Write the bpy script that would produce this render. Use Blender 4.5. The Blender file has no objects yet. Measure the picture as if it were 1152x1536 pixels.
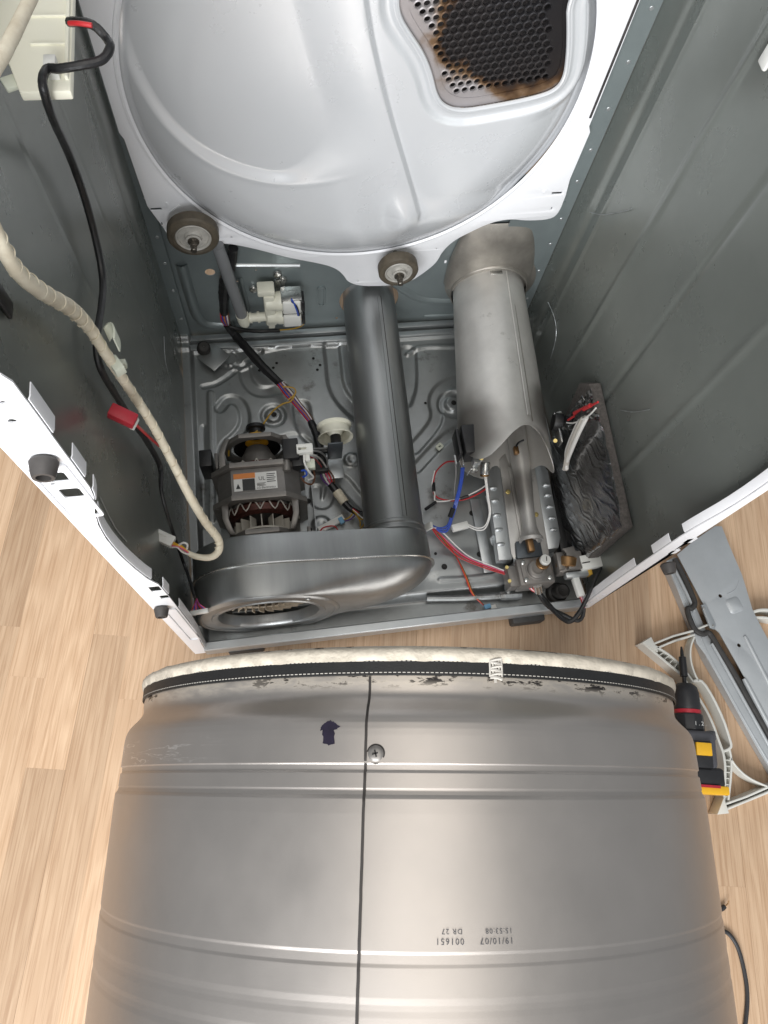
import bpy, bmesh, math, random
import numpy as np
from mathutils import Vector, Matrix, noise as mnoise
random.seed(7); rng = np.random.default_rng(7)
S = bpy.context.scene
COL = S.collection
R_ = math.radians

# ---------------------------------------------------------------- camera
CAM = Vector((-0.16244690, -0.23260077, 1.24461653))
CR = ((0.98738379, -0.13353227, 0.08510217), (0.09494115, 0.92937314, 0.35672363), (-0.12672579, -0.34414343, 0.93032568))
FPX = 1068.65
cd = bpy.data.cameras.new('camera'); cam = bpy.data.objects.new('camera', cd); COL.objects.link(cam)
cd.sensor_fit = 'VERTICAL'; cd.sensor_height = 24.0; cd.sensor_width = 18.0; cd.lens = 24.0 * FPX / 1536.0
cd.clip_start = 0.02; cd.clip_end = 50
cam.matrix_world = Matrix.Translation(CAM) @ Matrix(CR).transposed().to_4x4()
S.camera = cam
S.render.resolution_x, S.render.resolution_y = 768, 1024

# ---------------------------------------------------------------- world, lamps, exposure
W = bpy.data.worlds.new('World'); S.world = W; W.use_nodes = True
bg = W.node_tree.nodes['Background']; bg.inputs[0].default_value = (0.90, 0.95, 1.0, 1); bg.inputs[1].default_value = 0.33
def area(name, loc, target, sx, sy, power, col):
    l = bpy.data.lights.new(name, 'AREA'); l.shape = 'RECTANGLE'; l.size = sx; l.size_y = sy; l.energy = power; l.color = col
    o = bpy.data.objects.new(name, l); COL.objects.link(o); o.location = loc
    o.rotation_euler = (Vector(target) - Vector(loc)).to_track_quat('-Z', 'Y').to_euler(); return o
area('window_light', (-0.95, -2.3, 1.85), (0.05, 0.2, 0.4), 2.0, 1.5, 132, (0.97, 0.985, 1.0))
area('ceiling_light', (-0.15, -0.55, 2.7), (-0.1, 0.1, 0.0), 1.2, 2.4, 16, (1.0, 0.94, 0.86))
S.view_settings.view_transform = 'Standard'; S.view_settings.look = 'None'
S.view_settings.exposure = 0.15; S.view_settings.gamma = 1.0

# ---------------------------------------------------------------- helpers
def ray(px, py):
    d = Vector(((px - 576) / FPX, -(py - 768) / FPX, -1.0)); return Matrix(CR).transposed() @ d
def P(px, py, x=None, y=None, z=None):
    d = ray(px, py)
    if x is not None: t = (x - CAM.x) / d.x
    elif y is not None: t = (y - CAM.y) / d.y
    else: t = (z - CAM.z) / d.z
    return CAM + d * t

class M:
    def __init__(s): s.v = []; s.f = []
    def add(s, vs, fs):
        n = len(s.v); s.v += [tuple(v) for v in vs]; s.f += [tuple(i + n for i in f) for f in fs]; return s
    def box(s, c, size, rot=None):
        h = Vector(size) / 2; vs = []
        for z in (-1, 1):
            for y in (-1, 1):
                for x in (-1, 1):
                    q = Vector((x * h.x, y * h.y, z * h.z))
                    if rot is not None: q = rot @ q
                    vs.append(Vector(c) + q)
        return s.add(vs, [(0, 2, 3, 1), (4, 5, 7, 6), (0, 1, 5, 4), (2, 6, 7, 3), (0, 4, 6, 2), (1, 3, 7, 5)])
    def rings(s, rings, closed=True, cap0=False, cap1=False):
        n = len(rings[0]); base = len(s.v)
        for r in rings: s.v += [tuple(q) for q in r]
        for i in range(len(rings) - 1):
            for j in range(n if closed else n - 1):
                a = base + i * n + j; b = base + i * n + (j + 1) % n
                s.f.append((a, b, b + n, a + n))
        if cap0: s.f.append(tuple(base + j for j in reversed(range(n))))
        if cap1: s.f.append(tuple(base + (len(rings) - 1) * n + j for j in range(n)))
        return s
    def lathe(s, prof, origin=(0, 0, 0), axis=(0, 0, 1), n=32, caps=(False, False), a0=0, a1=None):
        ax = Vector(axis).normalized(); ref = Vector((0, 0, 1)) if abs(ax.z) < .9 else Vector((1, 0, 0))
        u = ax.cross(ref).normalized(); w = u.cross(ax).normalized(); o = Vector(origin)
        m = n if a1 is None else n + 1
        rs = []
        for (t, r) in prof:
            ring = []
            for j in range(m):
                a = 2 * math.pi * j / n if a1 is None else a0 + (a1 - a0) * j / n
                ring.append(o + ax * t + (u * math.sin(a) + w * math.cos(a)) * r)
            rs.append(ring)
        return s.rings(rs, a1 is None, caps[0], caps[1])
    def cyl(s, p0, p1, r0, r1=None, n=20):
        p0 = Vector(p0); p1 = Vector(p1); L = (p1 - p0).length
        return s.lathe([(0, r0), (L, r0 if r1 is None else r1)], p0, p1 - p0, n, (True, True))
    def tube(s, pts, r, n=8, sub=6, jitter=0.0):
        pts = [Vector(q) for q in pts]; rad = r if isinstance(r, (list, tuple)) else [r] * len(pts)
        path = []; rr = []
        for i in range(len(pts) - 1):
            p0 = pts[max(i - 1, 0)]; p1 = pts[i]; p2 = pts[i + 1]; p3 = pts[min(i + 2, len(pts) - 1)]
            for k in range(sub):
                t = k / sub
                path.append(0.5 * ((2 * p1) + (p2 - p0) * t + (2 * p0 - 5 * p1 + 4 * p2 - p3) * t * t + (3 * p1 - p0 - 3 * p2 + p3) * t ** 3))
                rr.append(rad[i] * (1 - t) + rad[i + 1] * t)
        path.append(pts[-1]); rr.append(rad[-1])
        T = (path[1] - path[0]).normalized(); N = T.orthogonal().normalized(); rs = []
        for i, q in enumerate(path):
            t2 = (path[min(i + 1, len(path) - 1)] - path[max(i - 1, 0)])
            if t2.length > 1e-9:
                t2.normalize(); qn = T.rotation_difference(t2); N = (qn @ N); T = t2
            N = (N - T * N.dot(T)).normalized(); Bn = T.cross(N); k = rr[i] * (1 + jitter * random.uniform(-1, 1))
            rs.append([q + (N * math.cos(2 * math.pi * j / n) + Bn * math.sin(2 * math.pi * j / n)) * k for j in range(n)])
        return s.rings(rs, True, True, True)
    def grid(s, fn, nu, nv, keep=None):
        base = len(s.v)
        for i in range(nu + 1):
            for j in range(nv + 1): s.v.append(tuple(fn(i / nu, j / nv)))
        for i in range(nu):
            for j in range(nv):
                if keep and not keep((i + .5) / nu, (j + .5) / nv): continue
                a = base + i * (nv + 1) + j; s.f.append((a, a + 1, a + nv + 2, a + nv + 1))
        return s
    def build(s, name, mat, parent=None, smooth=True, ang=35, bevel=0, seg=2, solid=0):
        me = bpy.data.meshes.new(name); me.from_pydata(s.v, [], s.f)
        bm = bmesh.new(); bm.from_mesh(me)
        if bevel or solid: bmesh.ops.remove_doubles(bm, verts=bm.verts, dist=1e-6)
        if solid: bmesh.ops.solidify(bm, geom=bm.faces[:], thickness=solid)
        bmesh.ops.recalc_face_normals(bm, faces=bm.faces)
        if bevel:
            es = [e for e in bm.edges if len(e.link_faces) == 2 and e.calc_face_angle(0) > R_(30)]
            bmesh.ops.bevel(bm, geom=es, offset=bevel, segments=seg, profile=.5, affect='EDGES', clamp_overlap=True)
        bm.to_mesh(me); bm.free()
        return link(name, me, mat, parent, smooth, ang)
def link(name, me, mat, parent=None, smooth=True, ang=35):
    me.materials.clear(); me.materials.append(mat)
    if smooth:
        me.polygons.foreach_set('use_smooth', [True] * len(me.polygons)); me.set_sharp_from_angle(angle=R_(ang))
    o = bpy.data.objects.new(name, me); COL.objects.link(o)
    if parent is not None: attach(o, parent)
    return o
ROOTS = {}
def attach(o, parent):
    o.parent = parent
    q = parent
    while q.parent is not None: q = q.parent
    if parent.parent is None and parent.type == 'EMPTY': o.matrix_parent_inverse = ROOTS.get(parent.name, Matrix.Identity(4))
def thing(name, label, cat, loc=(0, 0, 0), group=None, local=False, rotz=0):
    o = bpy.data.objects.new(name, None); COL.objects.link(o); o.location = loc; o.rotation_euler = (0, 0, rotz); o.empty_display_size = .05
    o['label'] = label; o['category'] = cat
    if group: o['group'] = group
    ROOTS[o.name] = Matrix.Identity(4) if local else (Matrix.Translation(loc) @ Matrix.Rotation(rotz, 4, 'Z')).inverted()
    return o
def tag(o, label, cat, group=None):
    o['label'] = label; o['category'] = cat
    if group: o['group'] = group
    return o
def plate(name, outline, holes, thick, fn, mat, parent=None, bevel=0.0, smooth=True):
    """flat sheet with holes: 2D outline extruded, then mapped to 3D by fn(u, v, w)"""
    cu = bpy.data.curves.new(name, 'CURVE'); cu.dimensions = '2D'; cu.fill_mode = 'BOTH'; cu.extrude = thick / 2; cu.bevel_depth = bevel; cu.bevel_resolution = 1
    for loop in [outline] + list(holes):
        sp = cu.splines.new('POLY'); sp.points.add(len(loop) - 1); sp.use_cyclic_u = True
        for i, q in enumerate(loop): sp.points[i].co = (q[0], q[1], 0, 1)
    tmp = bpy.data.objects.new(name, cu); COL.objects.link(tmp)
    dg = bpy.context.evaluated_depsgraph_get(); me = bpy.data.meshes.new_from_object(tmp.evaluated_get(dg))
    bpy.data.objects.remove(tmp); bpy.data.curves.remove(cu)
    me.name = name
    for v in me.vertices: v.co = fn(v.co.x, v.co.y, v.co.z)
    bm = bmesh.new(); bm.from_mesh(me); bmesh.ops.remove_doubles(bm, verts=bm.verts, dist=1e-6); bmesh.ops.recalc_face_normals(bm, faces=bm.faces); bm.to_mesh(me); bm.free()
    return link(name, me, mat, parent, smooth, 30)
def text_mesh(txt, size, spacing=1.0):
    cu = bpy.data.curves.new('t', 'FONT'); cu.body = txt; cu.size = size; cu.space_character = spacing; cu.resolution_u = 2
    tmp = bpy.data.objects.new('t', cu); COL.objects.link(tmp)
    dg = bpy.context.evaluated_depsgraph_get(); me = bpy.data.meshes.new_from_object(tmp.evaluated_get(dg))
    bpy.data.objects.remove(tmp); bpy.data.curves.remove(cu); return me
def text(name, txt, size, fn, mat, parent, spacing=1.0):
    me = text_mesh(txt, size, spacing); me.name = name
    for v in me.vertices: v.co = fn(v.co.x, v.co.y)
    return link(name, me, mat, parent, False)
def circ(cx, cy, r, n=20, ry=None): return [(cx + r * math.cos(2 * math.pi * i / n), cy + (ry or r) * math.sin(2 * math.pi * i / n)) for i in range(n)]
def rrect(cx, cy, w, h, r=.003, n=4, rot=0):
    out = []
    for (sx, sy, a0) in ((1, 1, 0), (-1, 1, 90), (-1, -1, 180), (1, -1, 270)):
        for k in range(n + 1):
            a = R_(a0 + 90 * k / n); out.append((sx * (w / 2 - r) + r * math.cos(a), sy * (h / 2 - r) + r * math.sin(a)))
    c, s_ = math.cos(rot), math.sin(rot)
    return [(cx + x * c - y * s_, cy + x * s_ + y * c) for x, y in out]
def chaikin(pts, it=2, closed=False):
    for _ in range(it):
        o = []
        n = len(pts)
        for i in range(n if closed else n - 1):
            a = pts[i]; b = pts[(i + 1) % n]
            o.append((a[0] * .75 + b[0] * .25, a[1] * .75 + b[1] * .25)); o.append((a[0] * .25 + b[0] * .75, a[1] * .25 + b[1] * .75))
        if not closed: o = [pts[0]] + o + [pts[-1]]
        pts = o
    return pts
def sst(t): t = np.clip(t, 0, 1); return t * t * (3 - 2 * t)
def seg_dist(X, Y, pts):
    d = np.full(np.shape(X), 1e9)
    for (a, b) in zip(pts[:-1], pts[1:]):
        ax, ay = a; bx, by = b; L = (bx - ax) ** 2 + (by - ay) ** 2 + 1e-12
        t = np.clip(((X - ax) * (bx - ax) + (Y - ay) * (by - ay)) / L, 0, 1)
        d = np.minimum(d, np.hypot(X - ax - t * (bx - ax), Y - ay - t * (by - ay)))
    return d
def inside(X, Y, poly):
    r = np.zeros(np.shape(X), bool); n = len(poly)
    for i in range(n):
        x1, y1 = poly[i]; x2, y2 = poly[(i + 1) % n]
        c = ((y1 > Y) != (y2 > Y)) & (X < (x2 - x1) * (Y - y1) / (y2 - y1 + 1e-15) + x1); r ^= c
    return r

# ---------------------------------------------------------------- materials
def mat(name, col, rough=.5, metal=0.0, var=0.0, vscale=30, rvar=0.0, bump=0.0, bscale=200, col2=None, stretch=(1, 1, 1), coat=0, spec=.5, dust=None):
    m = bpy.data.materials.new(name); m.use_nodes = True; nt = m.node_tree; N = nt.nodes; L = nt.links
    b = N['Principled BSDF']; b.inputs['Base Color'].default_value = (*col, 1); b.inputs['Roughness'].default_value = rough; b.inputs['Metallic'].default_value = metal
    b.inputs['Coat Weight'].default_value = coat; b.inputs['Coat Roughness'].default_value = .12; b.inputs['Specular IOR Level'].default_value = spec
    tc = N.new('ShaderNodeTexCoord'); mp = N.new('ShaderNodeMapping'); mp.inputs['Scale'].default_value = stretch
    L.new(tc.outputs['Object'], mp.inputs[0])
    def noise(sc, det=6, ro=.6):
        n = N.new('ShaderNodeTexNoise'); n.inputs['Scale'].default_value = sc; n.inputs['Detail'].default_value = det; n.inputs['Roughness'].default_value = ro; L.new(mp.outputs[0], n.inputs['Vector']); return n
    csock = None
    if var or col2:
        n = noise(vscale); rp = N.new('ShaderNodeValToRGB'); rp.color_ramp.elements[0].position = .3; rp.color_ramp.elements[1].position = .7
        c0 = col2 or tuple(c * (1 - var) for c in col); c1 = col if col2 else tuple(min(c * (1 + var), 1) for c in col)
        rp.color_ramp.elements[0].color = (*c0, 1); rp.color_ramp.elements[1].color = (*c1, 1)
        L.new(n.outputs[0], rp.inputs[0]); csock = rp.outputs[0]
    if dust:
        n = noise(dust[1], 8, .7); rp = N.new('ShaderNodeValToRGB'); rp.color_ramp.elements[0].position = dust[2]; rp.color_ramp.elements[1].position = min(dust[2] + .12, 1)
        mx = N.new('ShaderNodeMix'); mx.data_type = 'RGBA'; L.new(n.outputs[0], rp.inputs[0]); L.new(rp.outputs[0], mx.inputs[0])
        if csock: L.new(csock, mx.inputs[6])
        else: mx.inputs[6].default_value = (*col, 1)
        mx.inputs[7].default_value = (*dust[0], 1); csock = mx.outputs[2]
    if csock: L.new(csock, b.inputs['Base Color'])
    if rvar:
        n = noise(vscale * 1.7); mr = N.new('ShaderNodeMapRange'); mr.inputs['To Min'].default_value = max(rough - rvar, .02); mr.inputs['To Max'].default_value = rough + rvar
        L.new(n.outputs[0], mr.inputs[0]); L.new(mr.outputs[0], b.inputs['Roughness'])
    if bump:
        n = noise(bscale, 4); bp = N.new('ShaderNodeBump'); bp.inputs['Strength'].default_value = bump; bp.inputs['Distance'].default_value = .001
        L.new(n.outputs[0], bp.inputs['Height']); L.new(bp.outputs[0], b.inputs['Normal'])
    return m
def N_(m): return m.node_tree.nodes, m.node_tree.links, m.node_tree.nodes['Principled BSDF']

m_galv = mat('galvanised_steel', (.38, .395, .395), .38, .75, .12, 14, .10, .06, 350, dust=((.16, .15, .135), 13, .585))
m_galv2 = mat('galvanised_steel_bright', (.52, .545, .555), .36, .75, .08, 18, .06, .05, 300, dust=((.25, .24, .22), 14, .66))
m_wall = mat('grey_panel_coating', (.205, .22, .203), .29, .42, .08, 7, .10, .05, 700, dust=((.27, .275, .255), 38, .74))
m_flange = mat('galvanised_flange', (.26, .30, .305), .38, .5, .06, 20, .05)
m_white = mat('white_enamel', (.86, .865, .89), .30, 0, .02, 12, .05, .02, 400, dust=((.55, .53, .50), 22, .70))
m_disc = mat('pearl_enamel', (.64, .655, .675), .28, .14, .015, 8, .03, .012, 900, coat=.6)
m_duct = mat('duct_steel', (.33, .34, .34), .38, .85, .16, 26, .10, .05, 300, stretch=(1, .12, 1), dust=((.22, .22, .215), 12, .60))
m_heat = mat('aluminised_steel', (.66, .645, .615), .46, .62, .14, 12, .06, .05, 300, dust=((.26, .245, .22), 16, .64))
Nn, L, b = N_(m_heat)
tc = Nn.new('ShaderNodeTexCoord'); old = b.inputs['Base Color'].links[0].from_socket
nz = Nn.new('ShaderNodeTexNoise'); nz.inputs['Scale'].default_value = 14; L.new(tc.outputs['Object'], nz.inputs['Vector']); st_ = None
for (c, r_) in (((.135, .285, .20), .075), ((.275, .31, .20), .06), ((.22, .20, .13), .05), ((.25, .24, .24), .035)):
    vd = Nn.new('ShaderNodeVectorMath'); vd.operation = 'DISTANCE'; vd.inputs[1].default_value = c; L.new(tc.outputs['Object'], vd.inputs[0])
    ad = Nn.new('ShaderNodeMath'); ad.operation = 'MULTIPLY_ADD'; L.new(nz.outputs[0], ad.inputs[0]); ad.inputs[1].default_value = .05; L.new(vd.outputs['Value'], ad.inputs[2])
    mr = Nn.new('ShaderNodeMapRange'); mr.interpolation_type = 'SMOOTHSTEP'; L.new(ad.outputs[0], mr.inputs[0]); mr.inputs['From Min'].default_value = r_ * .55 + .02; mr.inputs['From Max'].default_value = r_ + .03; mr.inputs['To Min'].default_value = .78; mr.inputs['To Max'].default_value = 0
    if st_ is None: st_ = mr.outputs[0]
    else:
        mm = Nn.new('ShaderNodeMath'); mm.operation = 'MAXIMUM'; L.new(st_, mm.inputs[0]); L.new(mr.outputs[0], mm.inputs[1]); st_ = mm.outputs[0]
mx = Nn.new('ShaderNodeMix'); mx.data_type = 'RGBA'; L.new(st_, mx.inputs[0]); L.new(old, mx.inputs[6]); mx.inputs[7].default_value = (.16, .145, .13, 1); L.new(mx.outputs[2], b.inputs['Base Color'])
m_soot = mat('heat_stained_steel', (.36, .335, .30), .42, .7, .25, 20, .1, .05, 300, dust=((.62, .56, .47), 45, .63))
m_black = mat('black_plastic', (.012, .012, .013), .42, 0, .2, 40, .1)
m_blackrub = mat('black_rubber', (.035, .033, .031), .62, 0, .3, 60, .08, .1, 500)
m_tape = mat('black_tape', (.014, .014, .015), .38, 0, .3, 50, .1, .3, 300)
m_alu = mat('cast_aluminium', (.24, .225, .21), .45, .55, .12, 60, .08, .1, 500, dust=((.10, .09, .08), 40, .64))
m_lam = mat('lamination_steel', (.22, .21, .20), .42, .6, .1, 60, .06, 0)
m_copper = mat('enamelled_copper', (.075, .024, .018), .4, .4, .4, 200, .1, .5, 700)
m_string = mat('lacing_string', (.55, .52, .47), .8)
m_cream = mat('cream_plastic', (.90, .88, .74), .45, 0, .03, 15, .04)
m_ivory = mat('ivory_nylon', (.72, .71, .60), .42, 0, .08, 30, .05)
m_conn = mat('white_nylon', (.78, .78, .74), .4, 0, .03, 40)
m_rubber = mat('grey_rubber', (.06, .055, .052), .55, 0, .15, 80, .08)
m_tyre = mat('roller_tyre', (.085, .07, .05), .55, 0, .3, 60, .1, .1, 300)
m_hub = mat('roller_hub', (.46, .445, .41), .55, .15, .2, 60, .1, dust=((.2, .18, .15), 60, .6))
m_steel = mat('dark_shaft_steel', (.16, .145, .125), .35, .85, .2, 80, .1)
m_bright = mat('bright_zinc', (.62, .62, .60), .25, .95, .1, 60, .08)
m_brass = mat('brass', (.62, .50, .20), .3, .9, .1, 60)
m_bronze = mat('bronze_fitting', (.32, .19, .09), .38, .85, .2, 50)
m_slate = mat('slate_bracket', (.10, .115, .13), .4, .5, .1, 40)
m_red = mat('red_insulation', (.50, .025, .03), .4)
m_redc = mat('red_connector', (.42, .02, .035), .42, 0, .1, 60)
m_pink = mat('pink_insulation', (.72, .12, .24), .4)
m_blue = mat('blue_insulation', (.02, .07, .42), .38)
m_cyan = mat('light_blue_plastic', (.18, .42, .65), .4)
m_whitew = mat('white_insulation', (.80, .79, .76), .4)
m_yellow = mat('yellow_plastic', (.75, .42, .03), .4)
m_orange = mat('orange_insulation', (.62, .22, .03), .4)
m_ochre = mat('ochre_insulation', (.50, .30, .04), .42)
m_violet = mat('violet_insulation', (.13, .05, .22), .42)
m_brown = mat('brown_insulation', (.12, .05, .025), .42)
m_grey = mat('grey_insulation', (.28, .28, .28), .45)
m_ctape = mat('cream_wrap_tape', (.84, .78, .63), .55, 0, .10, 70, .08, .4, 160, col2=(.66, .58, .44))
m_foam = mat('grey_foam', (.085, .075, .068), .9, 0, .4, 260, 0, .8, 500)
m_felt = mat('white_felt', (.54, .485, .40), .95, 0, .12, 90, 0, .9, 260, dust=((.32, .28, .24), 45, .68))
m_belt = mat('black_fabric_band', (.010, .010, .010), .55, 0, .2, 120, .1, .3, 700)
m_marker = mat('dark_marker_ink', (.012, .008, .022), .35, 0, .3, 120, dust=((.16, .14, .16), 160, .60))
m_ink = mat('grey_print_ink', (.07, .07, .075), .5)
m_seam = mat('seam_sealant', (.03, .025, .022), .6)
m_panel = mat('zinc_brace_steel', (.46, .48, .49), .42, .35, .05, 25, .05, .08, 700)
m_gplastic = mat('grey_abs_plastic', (.66, .65, .60), .45, 0, .06, 30, .05)
m_drillb = mat('drill_black_plastic', (.02, .02, .022), .45, 0, .2, 60, .08)
m_drillg = mat('drill_grey_plastic', (.075, .075, .085), .45, 0, .1, 60, .08)
m_drilly = mat('drill_yellow_plastic', (.82, .45, .02), .38, 0, .05, 60)
m_cord = mat('black_cord_rubber', (.02, .02, .022), .5)
m_lab_w = mat('label_white', (.72, .72, .70), .45)
m_lab_o = mat('label_orange', (.70, .24, .06), .45)
m_lab_k = mat('label_ink', (.03, .03, .03), .5)
m_fan = mat('fan_plastic', (.50, .47, .41), .5, 0, .15, 50, .08)
m_imp = mat('impeller_plastic', (.46, .39, .30), .55, 0, .2, 40, .08)
m_dark = mat('recess_shade_black', (.015, .014, .013), .7)  # black for the shade painted into pan holes and screw slots
m_clip = mat('pale_green_clip', (.68, .71, .60), .5)
m_foil = mat('black_foil', (.30, .30, .305), .20, .95, .3, 30, .08, .10, 40)

m_hose = mat('clear_grey_hose', (.30, .31, .32), .25); N_(m_hose)[2].inputs['Transmission Weight'].default_value = .35

# drum steel: fine mottled stainless with dirt on the neck and faint scuffs
m_drum = mat('stainless_drum_steel', (.46, .425, .395), .42, .92, .06, 7, .10, .10, 1900)
Nn, L, b = N_(m_drum)
tc = Nn.new('ShaderNodeTexCoord'); sx = Nn.new('ShaderNodeSeparateXYZ'); L.new(tc.outputs['Object'], sx.inputs[0])
def nodemath(N, L, op, a, bb=None, c=None):
    n = N.new('ShaderNodeMath'); n.operation = op; n.use_clamp = False
    for i, q in enumerate((a, bb, c)):
        if q is None: continue
        if isinstance(q, (int, float)): n.inputs[i].default_value = q
        else: L.new(q, n.inputs[i])
    return n.outputs[0]
def maprange(N, L, v, a, b_, c=0, d=1):
    n = N.new('ShaderNodeMapRange'); n.interpolation_type = 'SMOOTHSTEP'; L.new(v, n.inputs[0])
    for k, q in zip(('From Min', 'From Max', 'To Min', 'To Max'), (a, b_, c, d)): n.inputs[k].default_value = q
    return n.outputs[0]
nz = Nn.new('ShaderNodeTexNoise'); nz.inputs['Scale'].default_value = 55; nz.inputs['Detail'].default_value = 8; nz.inputs['Roughness'].default_value = .72
mp = Nn.new('ShaderNodeMapping'); mp.inputs['Scale'].default_value = (.55, 1.6, .55); L.new(tc.outputs['Object'], mp.inputs[0]); L.new(mp.outputs[0], nz.inputs['Vector'])
nb = Nn.new('ShaderNodeTexNoise'); nb.inputs['Scale'].default_value = 9; L.new(tc.outputs['Object'], nb.inputs['Vector'])
band = nodemath(Nn, L, 'MULTIPLY', maprange(Nn, L, sx.outputs[1], -.176, -.166), maprange(Nn, L, nb.outputs[0], .36, .52))
d = nodemath(Nn, L, 'MULTIPLY', maprange(Nn, L, nz.outputs[0], .53, .57), band)
film = nodemath(Nn, L, 'MULTIPLY', maprange(Nn, L, sx.outputs[1], -.180, -.166), maprange(Nn, L, nz.outputs[0], .35, .6, .25, .85))
old = b.inputs['Base Color'].links[0].from_socket
mx0 = Nn.new('ShaderNodeMix'); mx0.data_type = 'RGBA'; L.new(film, mx0.inputs[0]); L.new(old, mx0.inputs[6]); mx0.inputs[7].default_value = (.52, .46, .38, 1)
mx1 = Nn.new('ShaderNodeMix'); mx1.data_type = 'RGBA'; L.new(d, mx1.inputs[0]); L.new(mx0.outputs[2], mx1.inputs[6]); mx1.inputs[7].default_value = (.015, .012, .012, 1)
sc_ = Nn.new('ShaderNodeTexNoise'); sc_.inputs['Scale'].default_value = 40; sc_.inputs['Detail'].default_value = 4; sc_.inputs['Distortion'].default_value = 1.2
mp2 = Nn.new('ShaderNodeMapping'); mp2.inputs['Scale'].default_value = (.25, 2.4, .25); L.new(tc.outputs['Object'], mp2.inputs[0]); L.new(mp2.outputs[0], sc_.inputs['Vector'])
line = maprange(Nn, L, nodemath(Nn, L, 'ABSOLUTE', nodemath(Nn, L, 'SUBTRACT', sc_.outputs[0], .5)), 0, .018, 1, 0)
reg = nodemath(Nn, L, 'MULTIPLY', maprange(Nn, L, nodemath(Nn, L, 'ABSOLUTE', nodemath(Nn, L, 'ADD', sx.outputs[1], .222)), .006, .014, 1, 0), maprange(Nn, L, sx.outputs[0], -.27, -.17, 1, 0))
mx2 = Nn.new('ShaderNodeMix'); mx2.data_type = 'RGBA'; L.new(nodemath(Nn, L, 'MULTIPLY', nodemath(Nn, L, 'MULTIPLY', line, reg), .75), mx2.inputs[0]); L.new(mx1.outputs[2], mx2.inputs[6]); mx2.inputs[7].default_value = (.80, .78, .75, 1)
L.new(mx2.outputs[2], b.inputs['Base Color'])
L.new(nodemath(Nn, L, 'SUBTRACT', .92, nodemath(Nn, L, 'MULTIPLY', film, .7)), b.inputs['Metallic'])

# laminate flooring: oak strips
m_oak = bpy.data.materials.new('oak_laminate'); m_oak.use_nodes = True
Nn, L, b = N_(m_oak)
tc = Nn.new('ShaderNodeTexCoord'); oi = Nn.new('ShaderNodeObjectInfo')
cmb = Nn.new('ShaderNodeCombineXYZ'); L.new(nodemath(Nn, L, 'MULTIPLY', oi.outputs['Random'], 37.0), cmb.inputs[0]); L.new(nodemath(Nn, L, 'MULTIPLY', oi.outputs['Random'], 91.0), cmb.inputs[1])
va = Nn.new('ShaderNodeVectorMath'); va.operation = 'ADD'; L.new(tc.outputs['Object'], va.inputs[0]); L.new(cmb.outputs[0], va.inputs[1])
def nz_(scale, st, det=5, ro=.6, dist=0):
    mp = Nn.new('ShaderNodeMapping'); mp.inputs['Scale'].default_value = st; L.new(va.outputs[0], mp.inputs[0])
    n = Nn.new('ShaderNodeTexNoise'); n.inputs['Scale'].default_value = scale; n.inputs['Detail'].default_value = det; n.inputs['Roughness'].default_value = ro; n.inputs['Distortion'].default_value = dist
    L.new(mp.outputs[0], n.inputs['Vector']); return n.outputs[0]
broad = nz_(7, (1, .12, 1), 3)
rings = nodemath(Nn, L, 'FRACT', nodemath(Nn, L, 'MULTIPLY', broad, 16.0))
grain = nz_(240, (1, .022, 1), 9, .72)
pores = nz_(430, (1, .018, 1), 4, .6)
rg = maprange(Nn, L, nodemath(Nn, L, 'ABSOLUTE', nodemath(Nn, L, 'SUBTRACT', rings, .5)), 0, .5)
v = nodemath(Nn, L, 'ADD', nodemath(Nn, L, 'MULTIPLY', rg, .22), nodemath(Nn, L, 'MULTIPLY', grain, .84))
rp = Nn.new('ShaderNodeValToRGB'); L.new(v, rp.inputs[0])
rp.color_ramp.elements[0].position = .25; rp.color_ramp.elements[0].color = (.52, .345, .212, 1)
rp.color_ramp.elements[1].position = .78; rp.color_ramp.elements[1].color = (.64, .455, .30, 1)
e = rp.color_ramp.elements.new(.5); e.color = (.55, .375, .24, 1)
hsv = Nn.new('ShaderNodeHueSaturation'); L.new(rp.outputs[0], hsv.inputs['Color'])
L.new(maprange(Nn, L, oi.outputs['Random'], 0, 1, .86, 1.12), hsv.inputs['Value'])
pd = Nn.new('ShaderNodeMix'); pd.data_type = 'RGBA'; pd.blend_type = 'MULTIPLY'
L.new(maprange(Nn, L, pores, .50, .58, 0, .32), pd.inputs[0]); L.new(hsv.outputs[0], pd.inputs[6]); pd.inputs[7].default_value = (.55, .42, .32, 1)
L.new(pd.outputs[2], b.inputs['Base Color']); b.inputs['Roughness'].default_value = .42
bp = Nn.new('ShaderNodeBump'); bp.inputs['Strength'].default_value = .12; bp.inputs['Distance'].default_value = .0006; L.new(grain, bp.inputs['Height']); L.new(bp.outputs[0], b.inputs['Normal'])
m_sub = mat('floor_underlay', (.16, .10, .06), .8)

# perforated grille steel with scorched middle
m_grille = mat('perforated_steel', (.52, .50, .52), .38, .5, .06, 30)
Nn, L, b = N_(m_grille)
tc = Nn.new('ShaderNodeTexCoord'); vd = Nn.new('ShaderNodeVectorMath'); vd.operation = 'DISTANCE'; L.new(tc.outputs['Object'], vd.inputs[0])
GC = Vector((.165, .572, .70)); vd.inputs[1].default_value = GC
nz = Nn.new('ShaderNodeTexNoise'); nz.inputs['Scale'].default_value = 22; nz.inputs['Detail'].default_value = 6; L.new(tc.outputs['Object'], nz.inputs['Vector'])
dd = nodemath(Nn, L, 'ADD', vd.outputs['Value'], nodemath(Nn, L, 'MULTIPLY', nodemath(Nn, L, 'SUBTRACT', nz.outputs[0], .5), .09))
rp = Nn.new('ShaderNodeValToRGB'); L.new(maprange(Nn, L, dd, .0, .20), rp.inputs[0])
cr = rp.color_ramp; cr.elements[0].position = 0; cr.elements[0].color = (.028, .027, .030, 1); cr.elements[1].position = 1; cr.elements[1].color = (.50, .48, .50, 1)
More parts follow.
